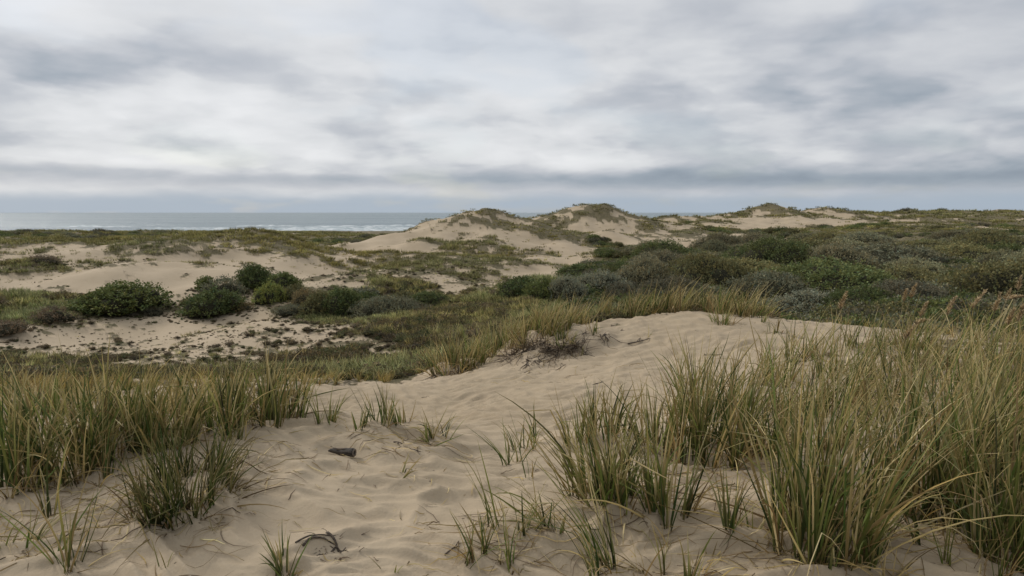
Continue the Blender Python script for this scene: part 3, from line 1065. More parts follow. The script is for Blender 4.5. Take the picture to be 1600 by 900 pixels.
M_CORE = core_mat()
# kinds of shrub by size: width, height, sprigs, leaf, seeds
SHRUB_KINDS = {}


def shrub_proto(kind, var):
    key = (kind, var)
    if key in SHRUB_KINDS:
        return SHRUB_KINDS[key]
    w_, h_, ns, leaf, k, nl, spk, rag = {'small': (.9, .62, 330, .056, 7, 6, .3, .13), 'medium': (2.0, 1.15, 860, .064, 7, 10, .3, .12),
                                         'large': (4.4, 1.7, 1700, .078, 6, 13, .6, .07), 'loose': (2.0, 1.0, 420, .060, 6, 9, .8, .13)}[kind]
    sd = {'small': 100, 'medium': 200, 'large': 300, 'loose': 400}[kind] + var * 7
    V, f, c, L = shrub_arrays(sd, w_, h_, ns, leaf, k, nl, spk, rag)
    crown = mesh_from('shrub_crown', V, f, c)
    crown.materials.append(M_LEAF)
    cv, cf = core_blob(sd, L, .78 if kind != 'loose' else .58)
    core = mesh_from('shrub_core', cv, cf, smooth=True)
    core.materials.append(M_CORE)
    br = sticks_mesh('shrub_branches', core_tubes(sd, L, h_))
    br.materials.append(M_TWIG)
    SHRUB_KINDS[key] = (w_, h_, crown, core, br)
    return SHRUB_KINDS[key]


def put_shrub(px, py, wpx, hpx, kind, var, colour, label, group=None, at=None, wm=None, hm=None, rz=0., name='shrub', sx=1.):
    x, y, z = spot(px, py) if at is None else at
    d = math.hypot(x, y)
    W_ = wpx / F_PX * d if wm is None else wm
    H_ = hpx / F_PX * d if hm is None else hm
    w_, h_, crown, core, br = shrub_proto(kind, var)
    t = thing(name, x, y, z - .04, label, 'shrub', group, rz)
    t.scale = (.88 * W_ / w_, .88 * W_ / w_ * sx, .84 * H_ / h_)
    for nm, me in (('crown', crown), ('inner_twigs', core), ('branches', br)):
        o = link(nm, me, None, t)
        if nm == 'crown':
            o.color = (*colour, 1)
    return t


DARKGREEN, FRESH, GREYGREEN, SILVER, OLIVE, BROWN, YELLOWGREEN, DEAD, DUSKY = (
    (.130, .155, .058), (.170, .192, .066), (.225, .218, .135), (.30, .295, .20), (.195, .180, .080), (.25, .195, .095), (.27, .285, .085), (.21, .16, .105), (.185, .168, .108))

SHRUBS = [
    (200, 486, 118, 46, 'medium', 0, FRESH, 'broad dark green leafy shrub standing alone in the sandy hollow'),
    (146, 489, 62, 26, 'medium', 1, DARKGREEN, 'low dark green shrub trailing off the left end of the broad lone shrub'),
    (186, 490, 26, 20, 'small', 0, YELLOWGREEN, 'tiny yellow-green bush at the foot of the broad lone shrub'),
    (338, 492, 88, 46, 'medium', 2, DARKGREEN, 'dark rounded shrub at the lower edge of the sandy hollow'),
    (352, 466, 66, 38, 'loose', 0, GREYGREEN, 'grey-green twiggy shrub rising behind the dark rounded shrub'),
    (322, 452, 34, 22, 'small', 1, FRESH, 'small green bush up the sand slope beside the grey-green twiggy shrub'),
    (398, 448, 60, 38, 'medium', 0, DARKGREEN, 'tallest dark green shrub at the top of the left bush row'),
    (440, 456, 72, 34, 'medium', 1, FRESH, 'green shrub sloping down from the tallest shrub of the left row'),
    (424, 474, 50, 38, 'medium', 2, YELLOWGREEN, 'bright yellow-green shrub in front of the left bush row'),
    (478, 480, 62, 34, 'loose', 1, BROWN, 'brownish thin-leaved shrub right of the bright yellow-green shrub'),
    (502, 492, 64, 42, 'medium', 0, OLIVE, 'olive shrub with brown tips in the left bush row'),
    (540, 496, 74, 50, 'medium', 1, DARKGREEN, 'tall dark green shrub towards the right end of the left bush row'),
    (600, 500, 120, 48, 'large', 0, GREYGREEN, 'wide grey-green fine-leaved mound at the right end of the left bush row'),
    (632, 474, 60, 24, 'medium', 2, OLIVE, 'low olive shrub above the wide grey-green mound'),
    (668, 480, 76, 28, 'medium', 0, DARKGREEN, 'low dark green shrub straggling down the valley right of the grey-green mound'),
    (574, 466, 50, 22, 'small', 2, GREYGREEN, 'small grey-green bush on the slope behind the left bush row'),
    (300, 476, 30, 14, 'small', 0, OLIVE, 'small olive bush on the sand between the lone shrub and the dark rounded shrub'),
    (372, 484, 44, 18, 'loose', 2, BROWN, 'low brownish bush filling the gap beside the dark rounded shrub'),
    (458, 468, 56, 26, 'medium', 1, OLIVE, 'sprawling olive shrub just right of the bright yellow-green shrub'),
    (456, 492, 60, 20, 'loose', 0, GREYGREEN, 'flat grey-green bush below the brownish thin-leaved shrub'),
    (524, 474, 66, 28, 'medium', 2, FRESH, 'green shrub behind the olive shrub of the left bush row'),
    (572, 482, 64, 30, 'medium', 0, DARKGREEN, 'dark shrub between the tall dark shrub and the grey-green mound'),
    (640, 492, 70, 26, 'loose', 1, DUSKY, 'dusky low bush merging with the right side of the grey-green mound'),
    (704, 492, 60, 18, 'loose', 2, OLIVE, 'low olive bush at the lower end of the left bush row'),
    (240, 492, 40, 16, 'loose', 1, DUSKY, 'small dusky bush at the right foot of the broad lone shrub'),
    (90, 503, 62, 26, 'loose', 2, DEAD, 'brown withered bush below the broad lone shrub'),
    (14, 520, 60, 22, 'loose', 1, DEAD, 'brown withered bush at the left edge of the valley'),
    (65, 412, 46, 14, 'loose', 0, DEAD, 'dark withered mat on the left sand bank'),
    (812, 462, 84, 34, 'medium', 1, DARKGREEN, 'dark green shrub at the left tip of the thicket'),
    (850, 468, 66, 40, 'medium', 2, FRESH, 'deep green shrub beside the silvery shrubs'),
    (884, 470, 74, 46, 'large', 1, SILVER, 'pale silvery shrub, left of the two at the front of the thicket'),
    (936, 462, 96, 46, 'large', 2, SILVER, 'pale silvery shrub, right of the two at the front of the thicket'),
    (905, 434, 90, 24, 'medium', 0, DARKGREEN, 'dark green shrub at the sand edge behind the silvery shrubs'),
    (975, 430, 80, 26, 'large', 0, DARKGREEN, 'low dark green shrub behind the right silvery shrub'),
    (968, 478, 90, 42, 'large', 1, DUSKY, 'dusky grey shrub just behind the grassy crest'),
    (1008, 446, 66, 36, 'medium', 2, FRESH, 'bright green shrub right of the silvery shrubs'),
    (1048, 470, 120, 44, 'large', 2, DUSKY, 'dusky grey-brown shrub mound behind the grassy crest'),
    (1205, 474, 170, 58, 'large', 0, GREYGREEN, 'big grey-olive dome-shaped shrub behind the crest'),
    (1268, 500, 160, 50, 'large', 1, SILVER, 'pale fine-leaved shrub close behind the bare sand crest'),
    (1392, 424, 200, 44, 'large', 2, GREYGREEN, 'widest grey-green shrub mound in the middle of the thicket'),
    (1130, 432, 110, 34, 'large', 1, DARKGREEN, 'dark green shrub mound in the left part of the thicket'),
    (1345, 492, 120, 48, 'large', 2, DARKGREEN, 'dark shrub right of the pale fine-leaved shrub'),
    (1420, 482, 150, 48, 'large', 0, DUSKY, 'brown-grey shrub behind the tall seed heads'),
]
taken = []
for i, (px, py, wp, hp, kd, var, colr, lab) in enumerate(SHRUBS):
    o = put_shrub(px, py, wp, hp, kd, var, colr, lab, 'single shrubs told apart by colour and place', rz=i * 1.3, name='shrub')
    taken.append((o.location.x, o.location.y, wp / F_PX * math.hypot(o.location.x, o.location.y) * .5))

# the thicket on the plain: every mound a shrub of its own
rg = rng(404)
COLOURS = [('dark green', DARKGREEN), ('olive', OLIVE), ('grey-green', GREYGREEN), ('dusky grey-brown', DUSKY), ('deep green', FRESH), ('pale silvery', tuple(np.array(SILVER) * .75))]
CW = [.20, .20, .27, .24, .06, .03]
ROWS = [(379, 90), (385, 82), (391, 80), (399, 84), (409, 92), (421, 104), (434, 118), (450, 134), (468, 150), (486, 165)]
nthick = 0
for py, wp in ROWS:
    band = 'along the far side of' if py < 388 else 'in the middle of' if py < 425 else 'on the near side of'
    px = 1000 + rg.uniform(0, 40) if py > 385 else 1110 + rg.uniform(0, 40)
    while px < 1690:
        wpx = wp * rg.uniform(.65, 1.25)
        q = py + rg.normal(0, 2.5 + (py - 370) * .05)
        x, y, z = spot(px, max(q, 371))
        d = math.hypot(x, y)
        W_ = min(1.2 * wpx / F_PX * d, 8.5)
        H_ = min(rg.uniform(1.3, 2.3), W_ * .44)
        hit = any((x - a) ** 2 + (y - b) ** 2 < (.55 * (c + W_ / 2)) ** 2 for a, b, c in taken)
        if not hit and cover_mean(np.array([x]), np.array([y]))[0] > .55:
            ci = rg.choice(len(COLOURS), p=CW)
            cn, cc = COLOURS[ci]
            cc = tuple((np.array(cc) * .8 + .2 * np.mean(cc)) * np.array([1.15, 1.12, .92]) * rg.uniform(.95, 1.45))
            side = 'left part' if px < 1200 else 'centre' if px < 1420 else 'right part'
            lab = f'{cn} rounded shrub {band} the thicket, {side}'
            put_shrub(px, q, wpx, 0, 'large' if W_ > 2.6 else 'medium', int(rg.integers(0, 3)), cc, lab, f'{cn} shrubs {band} the thicket, {side}', at=(x, y, z), wm=W_, hm=H_, rz=rg.random() * 6.28, sx=rg.uniform(.6, 1.25))
            taken.append((x, y, W_ / 2))
            nthick += 1
        px += wpx * rg.uniform(.55, .85)


# ------------------------------------------------------------------ scattered low growth (nobody could count it)
def scatter(name, label, category, P, scale, rz, tint, which, protos):
    me = bpy.data.meshes.new(name)
    n = len(P)
    me.vertices.add(n)
    me.vertices.foreach_set('co', P.astype(np.float32).ravel())
    for nm, typ, arr, key in (('siz', 'FLOAT', scale, 'value'), ('rz', 'FLOAT', rz, 'value'), ('which', 'INT', which, 'value')):
        at = me.attributes.new(nm, typ, 'POINT')
        at.data.foreach_set(key, arr.astype(np.int32 if typ == 'INT' else np.float32))
    at = me.attributes.new('tint', 'FLOAT_COLOR', 'POINT')
    t4 = np.ones((n, 4), np.float32)
    t4[:, :3] = tint
    at.data.foreach_set('color', t4.ravel())
    o = link(name, me, None, None, label=label, category=category, kind='stuff')
    g = bpy.data.node_groups.new(name + '_nodes', 'GeometryNodeTree')
    g.interface.new_socket('Geometry', in_out='INPUT', socket_type='NodeSocketGeometry')
    g.interface.new_socket('Geometry', in_out='OUTPUT', socket_type='NodeSocketGeometry')
    N, L = g.nodes, g.links
    gi, go = N.new('NodeGroupInput'), N.new('NodeGroupOutput')
    inst = N.new('GeometryNodeInstanceOnPoints')
    L.new(gi.outputs[0], inst.inputs['Points'])
    join = N.new('GeometryNodeJoinGeometry')
    for pm in reversed(protos):
        po = bpy.data.objects.new(name + '_piece', pm)
        oi = N.new('GeometryNodeObjectInfo')
        oi.inputs['Object'].default_value = po
        oi.inputs['As Instance'].default_value = False
        gt = N.new('GeometryNodeGeometryToInstance')
        L.new(oi.outputs['Geometry'], gt.inputs[0])
        L.new(gt.outputs[0], join.inputs[0])
    L.new(join.outputs[0], inst.inputs['Instance'])
    inst.inputs['Pick Instance'].default_value = True

    def attr(nm, typ):
        a = N.new('GeometryNodeInputNamedAttribute')
        a.data_type = typ
        a.inputs[0].default_value = nm
        return a.outputs[0]
    L.new(attr('which', 'INT'), inst.inputs['Instance Index'])
    L.new(attr('siz', 'FLOAT'), inst.inputs['Scale'])
    cx = N.new('ShaderNodeCombineXYZ')
    L.new(attr('rz', 'FLOAT'), cx.inputs[2])
    er = N.new('FunctionNodeEulerToRotation')
    L.new(cx.outputs[0], er.inputs[0])
    L.new(er.outputs[0], inst.inputs['Rotation'])
    L.new(inst.outputs[0], go.inputs[0])
    md = o.modifiers.new('scatter', 'NODES')
    md.node_group = g
    return o


def tuft_mesh(seed, n, h, rad, segs=3, gold=.3, width=.012, spread=.6, droop=.8):
    g, d = clump_arrays(seed, int(n * .65), int(n * .35), h, rad, (.25, 0), spread, False, segs, droop, width, gold=gold)
    me = mesh_from('tuft', *merge([g, d]))
    me.materials.append(M_GRASS_I)
    return me


def bush_mesh(seed, w_, h_, ns, leaf, spk=.4):
    V, f, c, L = shrub_arrays(seed, w_, h_, ns, leaf, 5, 6, spk, .1)
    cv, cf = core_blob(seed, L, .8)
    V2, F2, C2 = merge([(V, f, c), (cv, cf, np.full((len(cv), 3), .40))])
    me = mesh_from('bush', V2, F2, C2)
    me.materials.append(M_LEAF_I)
    return me


TUFTS = [tuft_mesh(900 + i, 46, .34, .11) for i in range(4)]
SODS = [tuft_mesh(920 + i, 110, .30, .42, width=.016) for i in range(3)]
MATS = [bush_mesh(940 + i, .55, .16, 60, .045, .6) for i in range(3)]
FARSOD = [tuft_mesh(960 + i, 120, .55, 1.1, width=.045) for i in range(3)]
FARBUSH = [bush_mesh(980 + i, 4.0, 1.35, 230, .17, .4) for i in range(3)]


def polar_points(seed, n, th0, th1, r0, r1):
    g = rng(seed)
    th = g.uniform(th0, th1, n)
    r = np.exp(g.uniform(math.log(r0), math.log(r1), n))
    return g, r * np.sin(th), r * np.cos(th), r


def cushion(x, y, c):
    r = np.hypot(x, y)
    return c * sstep(r, 10, 14) * np.minimum(.0045 * r, .35) * (.5 + .5 * np.abs(perlin(x / .9, y / .8, 71)))


# valley growth, 10 to 48 m
g, x, y, r = polar_points(1, 46000, -.78, .35, 9.8, 48)
cm, c = cover_mean(x, y), cover(x, y)
speck = (cm > .12) & (g.random(len(x)) < .62 * sstep(cm, .08, .35)) & (fbm(x / 1.3, y / 1.3, 3, 85) > -.12) & (r > 12)
keep = (g.random(len(x)) < (.02 + .9 * c) * (.35 + .65 * sstep(cm, .4, .8))) | (speck & (c < .5))
x, y, r, c, cm = x[keep], y[keep], r[keep], c[keep], cm[keep]
z = ground(x, y) + EYE + cushion(x, y, c)
zone = fbm(x / 5, y / 5, 3, 81)
# skirts of low plants round the left shrubs
sx_, sy_ = [], []
for (tx, ty, tr) in taken[:29]:
    k_ = int(26 + tr * 22)
    aa_ = g.random(k_) * 6.283
    rr_ = tr * g.uniform(.75, 1.55, k_)
    sx_.append(tx + rr_ * np.cos(aa_))
    sy_.append(ty + rr_ * np.sin(aa_))
sx_, sy_ = np.concatenate(sx_), np.concatenate(sy_)
x, y = np.concatenate([x, sx_]), np.concatenate([y, sy_])
r = np.hypot(x, y)
cm, c = cover_mean(x, y), cover(x, y)
c[-len(sx_):] = np.maximum(c[-len(sx_):], .6)
z = ground(x, y) + EYE + cushion(x, y, cover(x, y))
zone = fbm(x / 5, y / 5, 3, 81)
which = np.where(g.random(len(x)) < np.clip(.30 + zone * .7, .05, .8) + .55 * (1 - sstep(cm, .4, .75)), 7 + g.integers(0, 3, len(x)), np.where(r > 22, 4 + g.integers(0, 3, len(x)), g.integers(0, 4, len(x))))
siz = np.minimum(np.exp(g.normal(-.38, .32, len(x))), 1.1) * (.30 + .70 * c) * (.45 + .55 * sstep(cm, .42, .85))
tint = np.ones((len(x), 3)) * np.exp(g.normal(.10, .32, (len(x), 1)))
tint *= (1 + np.clip(zone * 1.6, -1, 1)[:, None] * np.array([[.12, -.02, -.12]])) * np.array([[.92, 1.0, .95]])
mat_i = which >= 7
pal = np.array([(.17, .155, .075), (.20, .155, .085), (.13, .135, .06), (.23, .18, .115), (.15, .12, .07)])
tint[mat_i] = pal[g.integers(0, 5, mat_i.sum())] * g.uniform(.75, 1.25, (mat_i.sum(), 1))
scatter('valley_undergrowth', 'low tangle of grass tufts and creeping plants on the valley floor', 'undergrowth', np.stack([x, y, z], -1), siz, g.random(len(x)) * 6.28, tint, which, TUFTS + SODS + MATS)

# dune grass on the farther dunes
g, x, y, r = polar_points(2, 72000, -.78, .78, 40, 420)
cm, c = cover_mean(x, y), cover(x, y)
thick = (x / y > .17) & (r < 118)
keep = (g.random(len(x)) < np.where(thick, .12, .01 + .10 * sstep(cm, .05, .3) + .62 * c)) & (lay(x, y) > -11.0)
x, y, r, c = x[keep], y[keep], r[keep], c[keep]
z = ground(x, y) + EYE + cushion(x, y, c)
zone = fbm(x / 16, y / 16, 3, 82)
isf = r > 75
which = np.where(isf, 3 + g.integers(0, 3, len(x)), g.integers(0, 3, len(x)))
siz = g.uniform(.6, 1.2, len(x)) * np.where(isf, np.clip(r / 190, .45, 2.0), np.clip(r / 60, .7, 1.3)) * (.5 + .5 * c)
tint = np.ones((len(x), 3)) * np.exp(g.normal(-.12, .30, (len(x), 1))) * (1 + np.clip(zone * 1.6, -1, 1)[:, None] * np.array([[.08, .02, -.12]])) * np.array([[.88, .98, .92]])
scatter('dune_grass', 'patchy olive dune grass over the farther dunes', 'grass', np.stack([x, y, z], -1), siz, g.random(len(x)) * 6.28, tint, which, SODS + FARSOD)

# scrub far behind the thicket and on the flats before the sea
g, x, y, r = polar_points(3, 15000, -.78, .78, 88, 1500)
cm = cover_mean(x, y)
n_ = fbm(x / 30, y / 30, 3, 83)
lowz = lay(x, y)
keep = (g.random(len(x)) < np.where(lowz < -3.0, .75, .0) * (cm > .45)) & (n_ > np.where(r < 270, .08, -.1)) & (lowz > -10.2) & ~((x / y > .17) & (r < 125))
x, y, r, n_ = x[keep], y[keep], r[keep], n_[keep]
z = ground(x, y) + EYE
pal = np.array([DARKGREEN, OLIVE, GREYGREEN, DUSKY, FRESH])
tint = pal[g.integers(0, 5, len(x))] * g.uniform(.75, 1.25, (len(x), 1))
siz = g.uniform(.5, 1.1, len(x)) * np.clip(r / 250, .75, 2.0)
scatter('distant_scrub', 'dark scrub covering the far flats behind the dunes', 'scrub', np.stack([x, y, z - .1], -1), siz, g.random(len(x)) * 6.28, tint, g.integers(0, 3, len(x)), FARBUSH)

# thicket floor: low bushes between the mounds
g, x, y, r = polar_points(4, 9000, .06, .78, 16, 125)
cm = cover_mean(x, y)
keep = (cm > .7) & (x / y > .10)
x, y, r = x[keep], y[keep], r[keep]
z = ground(x, y) + EYE + cushion(x, y, np.ones(len(x)))
tint = pal[g.integers(0, 5, len(x))] * g.uniform(.7, 1.15, (len(x), 1))
siz = g.uniform(.18, .45, len(x))
scatter('thicket_undergrowth', 'low scrub filling the gaps between the thicket shrubs', 'undergrowth', np.stack([x, y, z - .1], -1), siz, g.random(len(x)) * 6.28, tint, g.integers(0, 3, len(x)), FARBUSH)

# grass of the left field and behind the bare crest, between the clumps
g, x, y, r = polar_points(5, 14000, -.78, .78, 5.2, 11.5)
cm = cover_mean(x, y)
keep = g.random(len(x)) < sstep(cm + .25 * fbm(x / .7, y / .7, 3, 84), .35, .85) * np.where(x / y < -.02, .22, .16)
x, y, r = x[keep], y[keep], r[keep]
z = ground(x, y) + EYE
tint = np.ones((len(x), 3)) * g.uniform(.8, 1.3, (len(x), 1)) * np.array([[1.08, 1.0, .80]])
scatter('field_grass', 'thin golden grass between the clumps of the near field', 'grass', np.stack([x, y, z], -1), g.uniform(.35, .75, len(x)) * np.where(x / y < -.02, 1 - .35 * sstep(r, 7, 11), .8), g.uniform(-.6, .6, len(x)), tint, g.integers(0, 4, len(x)), TUFTS)

# ------------------------------------------------------------------ clumps of beach grass, one by one
R_ = (.34, .02)
L_ = (.10, .0)
# seed, foot px, py, height px, foot radius px, green, dry, label, options
CLUMPS = [
    (1, 290, 778, 92, 72, 330, 300, 'low dark clump with dried blades sprawling over the sand', dict(lean=L_, spread=.5, sprawl=.6, width=.0095, gold=-.16, shade=.62)),
    (2, 14, 856, 90, 30, 26, 12, 'sparse tuft with arching green blades at the bottom left edge', dict(lean=(.3, 0), spread=.9, droop=1.2)),
    (3, 97, 890, 120, 22, 22, 8, 'few-bladed tuft leaning left near the bottom left corner', dict(lean=(-.5, 0), spread=.6, droop=.9)),
    (4, 76, 808, 105, 6, 6, 3, 'thin shoot standing alone in sand below the left stand', dict(lean=(-.2, 0))),
    (5, 163, 752, 90, 12, 16, 8, 'slim shoot left of the low dark clump', dict(lean=(-.2, 0))),
    (6, 117, 744, 105, 38, 80, 50, 'clump at the front foot of the tall left stand', dict(lean=L_)),
    (7, 15, 768, 132, 44, 110, 60, 'dense clump on the left edge in front of the tall stand', dict(lean=L_)),
    (8, 100, 702, 116, 66, 230, 90, 'tall deep green clump of the left stand', dict(lean=(-.1, 0))),
    (9, 180, 704, 108, 54, 170, 90, 'green clump in the middle of the left stand', dict(lean=L_)),
    (10, 250, 692, 104, 50, 160, 90, 'broad clump behind the low dark clump', dict(lean=L_)),
    (11, 332, 676, 104, 34, 110, 46, 'upright green clump between the left stand and the big green clump', dict(lean=(-.05, 0))),
    (12, 366, 692, 74, 16, 28, 26, 'small clump with dry blades trailing right on the sand', dict(lean=(.1, 0), sprawl=.6)),
    (13, 420, 664, 100, 52, 220, 80, 'big bright green clump on the lip of the hummock', dict(lean=(.05, 0))),
    (14, 503, 668, 60, 22, 32, 8, 'sparse shoots right of the big bright green clump', dict()),
    (15, 554, 674, 46, 18, 20, 10, 'low thin tuft on the hummock lip, third from the big clump', dict()),
    (16, 597, 669, 66, 15, 34, 8, 'slender upright tuft on the hummock lip', dict(lean=(-.1, 0))),
    (17, 630, 669, 44, 20, 22, 8, 'small splayed tuft beside the slender upright tuft', dict(spread=.7)),
    (18, 684, 688, 52, 28, 34, 16, 'low splayed tuft at the right end of the hummock lip', dict(lean=(.5, 0), spread=.8, droop=1.1)),
    (19, 800, 728, 80, 14, 14, 10, 'few blades leaning left in front of the blown sand', dict(lean=(-.9, 0), spread=.5)),
    (20, 812, 704, 60, 12, 10, 5, 'pair of thin shoots at the edge of the blown sand', dict(lean=(-.2, 0))),
    (21, 618, 757, 68, 5, 5, 1, 'tiny lone sprig in the bare sand right of the driftwood', dict(spread=.9)),
    (22, 737, 862, 122, 24, 20, 10, 'leaning few-bladed tuft in the middle of the bare sand', dict(lean=(-.55, 0), spread=.4)),
    (23, 790, 836, 118, 34, 20, 16, 'thin open tuft beside the leaning few-bladed tuft', dict(lean=(-.2, 0), spread=.5)),
    (24, 802, 884, 90, 20, 10, 10, 'short dry tuft near the bottom middle', dict(sprawl=.6)),
    (25, 832, 700, 66, 12, 14, 8, 'small shoot on the slope left of the dense right stand', dict(lean=(-.3, 0))),
    (26, 831, 754, 56, 4, 4, 2, 'single thin shoot in sand left of the green clump', dict()),
    (27, 870, 824, 105, 30, 30, 18, 'open tuft with arching blades left of the green clump', dict(lean=(-.15, 0), droop=1.3, spread=.8)),
    (28, 930, 780, 150, 40, 66, 30, 'green clump with blades fanning left over the sand', dict(lean=(-.42, 0), spread=.45)),
    (29, 966, 796, 150, 42, 130, 50, 'upright deep green clump at the left end of the right stand', dict(lean=(-.05, 0), spread=.45)),
    (30, 985, 896, 150, 40, 24, 16, 'long arching blades at the bottom middle right', dict(lean=(-.4, 0), droop=1.0, spread=.5)),
    (31, 614, 899, 60, 3, 3, 0, 'single blade at the bottom edge of the bare sand', dict(lean=(-.5, 0))),
    (32, 443, 900, 64, 16, 26, 12, 'small green tuft at the bottom edge beside the dead root', dict(lean=(-.5, 0), spread=.6)),
    (33, 257, 898, 55, 8, 4, 5, 'two thin dry stalks at the bottom edge below the dark clump', dict()),
    (34, 935, 899, 120, 20, 14, 6, 'sparse blades at the bottom edge below the green clumps', dict(lean=(-.4, 0))),
    (35, 893, 694, 86, 26, 46, 24, 'thin green tuft on the slope behind the fanning clump', dict(lean=(-.15, 0))),
    (36, 948, 690, 96, 38, 80, 44, 'grass clump behind the upright deep green clump', dict(lean=(.05, 0))),
    (37, 1040, 806, 150, 36, 70, 40, 'clump of mixed green and straw left of the largest clump', dict(lean=(.05, 0))),
    (38, 1110, 718, 158, 66, 210, 150, 'wide clump with a pale straw-coloured foot', dict(lean=(.12, 0), sprawl=.3)),
    (39, 1138, 838, 150, 14, 24, 12, 'slim tuft left of the largest clump', dict(lean=(.1, 0))),
    (40, 1175, 850, 60, 5, 6, 4, 'short single shoot left of the largest clump', dict()),
    (41, 1212, 815, 110, 8, 8, 6, 'lone leaning stalk behind the largest clump', dict(lean=(-.4, 0))),
    (42, 1284, 856, 245, 74, 250, 150, 'largest dense clump with a dark foot at the bottom right', dict(lean=(.20, 0), spread=.20, gold=-.06)),
    (43, 1444, 804, 225, 60, 210, 110, 'tall dense clump right of the largest one', dict(lean=(.22, 0), spread=.20, gold=-.06)),
    (44, 1180, 715, 130, 40, 70, 120, 'straw-coloured tangle behind the slim tuft', dict(lean=(.2, 0), sprawl=.5)),
    (45, 1550, 752, 185, 54, 160, 120, 'tall clump standing near the right edge', dict(lean=(.22, 0))),
    (46, 1582, 884, 235, 50, 170, 110, 'tall green clump cut by the right edge at the bottom', dict(lean=(.15, 0))),
    (47, 1384, 893, 120, 34, 34, 50, 'thin low tuft at the bottom right between the big clumps', dict(lean=(.2, 0), spread=.7)),
    (48, 1250, 896, 95, 75, 14, 120, 'pale dry blades arching low over the sand at the bottom', dict(sprawl=.95, droop=1.2)),
    (49, 1060, 890, 95, 70, 16, 100, 'straggling dry blades on the sand at the bottom middle right', dict(sprawl=.9, droop=1.2)),
    (50, 1500, 890, 120, 75, 40, 110, 'low mixed tuft at the bottom right beside the edge clump', dict(sprawl=.7, droop=1.1)),
    (51, 1022, 704, 118, 30, 70, 40, 'clump on the slope between the deep green and the wide clump', dict(lean=(.0, 0))),
    (52, 1126, 512, 34, 22, 46, 26, 'small tuft alone just below the top of the bare crest', dict(lean=(.2, 0), spread=.8)),
    (53, 1215, 520, 30, 12, 18, 12, 'tiny tuft right of the tuft below the crest top', dict(lean=(.2, 0))),
    (54, 1185, 508, 22, 10, 12, 10, 'tiny sprig on the top of the bare crest', dict(lean=(.2, 0))),
    (57, 880, 540, 30, 18, 50, 40, 'short dark tuft growing out of the eroded bank among the roots', dict(spread=.7, gold=-.1)),
    (58, 930, 522, 28, 12, 10, 8, 'few shoots on the sand just right of the eroded bank', dict()),
    (59, 905, 560, 22, 10, 5, 10, 'tiny withered sprig below the eroded bank', dict()),
    (55, 1008, 530, 30, 4, 3, 4, 'thin bare stalk on the upper sand slope', dict()),
    (56, 1075, 600, 80, 14, 14, 10, 'sparse shoots on the bare slope behind the wide clump', dict(lean=(.2, 0))),
]
for (sd, px, py, hp, rp, ng, nd, lab, opt) in CLUMPS:
    near_clump(sd, px, py, hp, rp, ng, nd, lab, 'single clumps of the near grass', **opt)

# the dense stand on the right: clumps that cannot be told apart
STAND = [(1150, 645), (1245, 655), (1350, 645), (1450, 662), (1545, 645), (1500, 722), (1585, 692), (1215, 600), (1300, 592), (1400, 584), (1500, 582), (1580, 592),
         (1260, 560), (1350, 548), (1430, 542), (1520, 534), (1590, 528), (1290, 700), (1470, 620), (1380, 625), (1600, 640), (1560, 610), (1310, 640), (1095, 650), (1455, 570), (1550, 556), (1480, 745), (1625, 740), (1620, 580), (1640, 660), (1640, 820)]
rg = rng(55)
for i, (px, py) in enumerate(STAND):
    hp = 42 + (py - 520) * .48 + rg.uniform(-14, 16)
    near_clump(2000 + i, px + rg.uniform(-10, 10), py, hp, 26 + (py - 520) * .12, int(54 + rg.uniform(-20, 30)), int(62 + rg.uniform(-10, 40)),
               f'wind-bent grass clump in the {"far" if py < 580 else "middle" if py < 660 else "near"} part of the dense right stand', 'clumps of the dense right stand', lean=(.34 + rg.uniform(-.16, .16), .03), gold=.06, width=.0115, sprawl=.25, droop=1.15,
               heads=2 if (px, py) in ((1400, 584), (1500, 582), (1580, 592), (1430, 542)) else 1 if (px, py) in ((1300, 592), (1520, 534), (1590, 528), (1380, 625), (1455, 570), (1550, 556)) else 0)

# the row along and behind the bare crest
rg = rng(56)
crest = []
for px in list(range(775, 1200, 17)):
    crest.append((px + rg.uniform(-6, 6), np.interp(px, [770, 850, 950, 1080, 1200], [550, 521, 501, 488, 497]) - 1, rg.uniform(36, 56)))
for i, (px, py, hp) in enumerate(crest):
    x, y, z = spot(px, py + 6)
    d = math.hypot(x, y)
    k = (d + rg.uniform(.15, .9)) / d
    at = (x * k, y * k, ground(x * k, y * k)[0] + EYE)
    near_clump(3000 + i, px, py, hp, 17, 42, 44, 'wind-bent grass clump along the top of the bare crest', 'clumps along the bare crest', lean=(.45, 0), gold=.25, width=.013, at=at)
for i, (px, py, hp, rp, lab) in enumerate([(705, 582, 48, 26, 'lowest clump with a dark root foot at the left end of the crest'), (735, 570, 44, 20, 'second clump from the left end of the crest'), (780, 552, 48, 24, 'third clump from the left end of the crest'),
                                          (835, 530, 46, 24, 'fourth clump from the left end of the crest, above the exposed roots'), (870, 519, 36, 18, 'short clump on the crest above the right roots')]):
    near_clump(3100 + i, px, py, hp * 1.2, rp * 1.25, 120, 110, lab, 'clumps at the left end of the crest', lean=(.15, 0), gold=.2, width=.012, spread=.5)

# grass field on the left
rg = rng(57)
n = 0
for row, (py, h0) in enumerate([(654, 52), (640, 42), (627, 34), (615, 28), (604, 23), (596, 19)]):
    px = -30 + rg.uniform(0, 30)
    lim = 330 if py > 630 else 470 if py > 610 else 560 if py > 600 else 620
    while px < lim:
        near_clump(4000 + n, px, py + rg.uniform(-4, 4), h0 * rg.uniform(.8, 1.2), 26, 36, 38, f'golden-green grass clump in the {["front", "second", "third", "fourth", "fifth", "rear"][row]} row of the left field', 'clumps of the left grass field',
                   lean=(.12 + rg.uniform(-.15, .15), 0), gold=.38, width=.013)
        n += 1
        px += rg.uniform(52, 88)

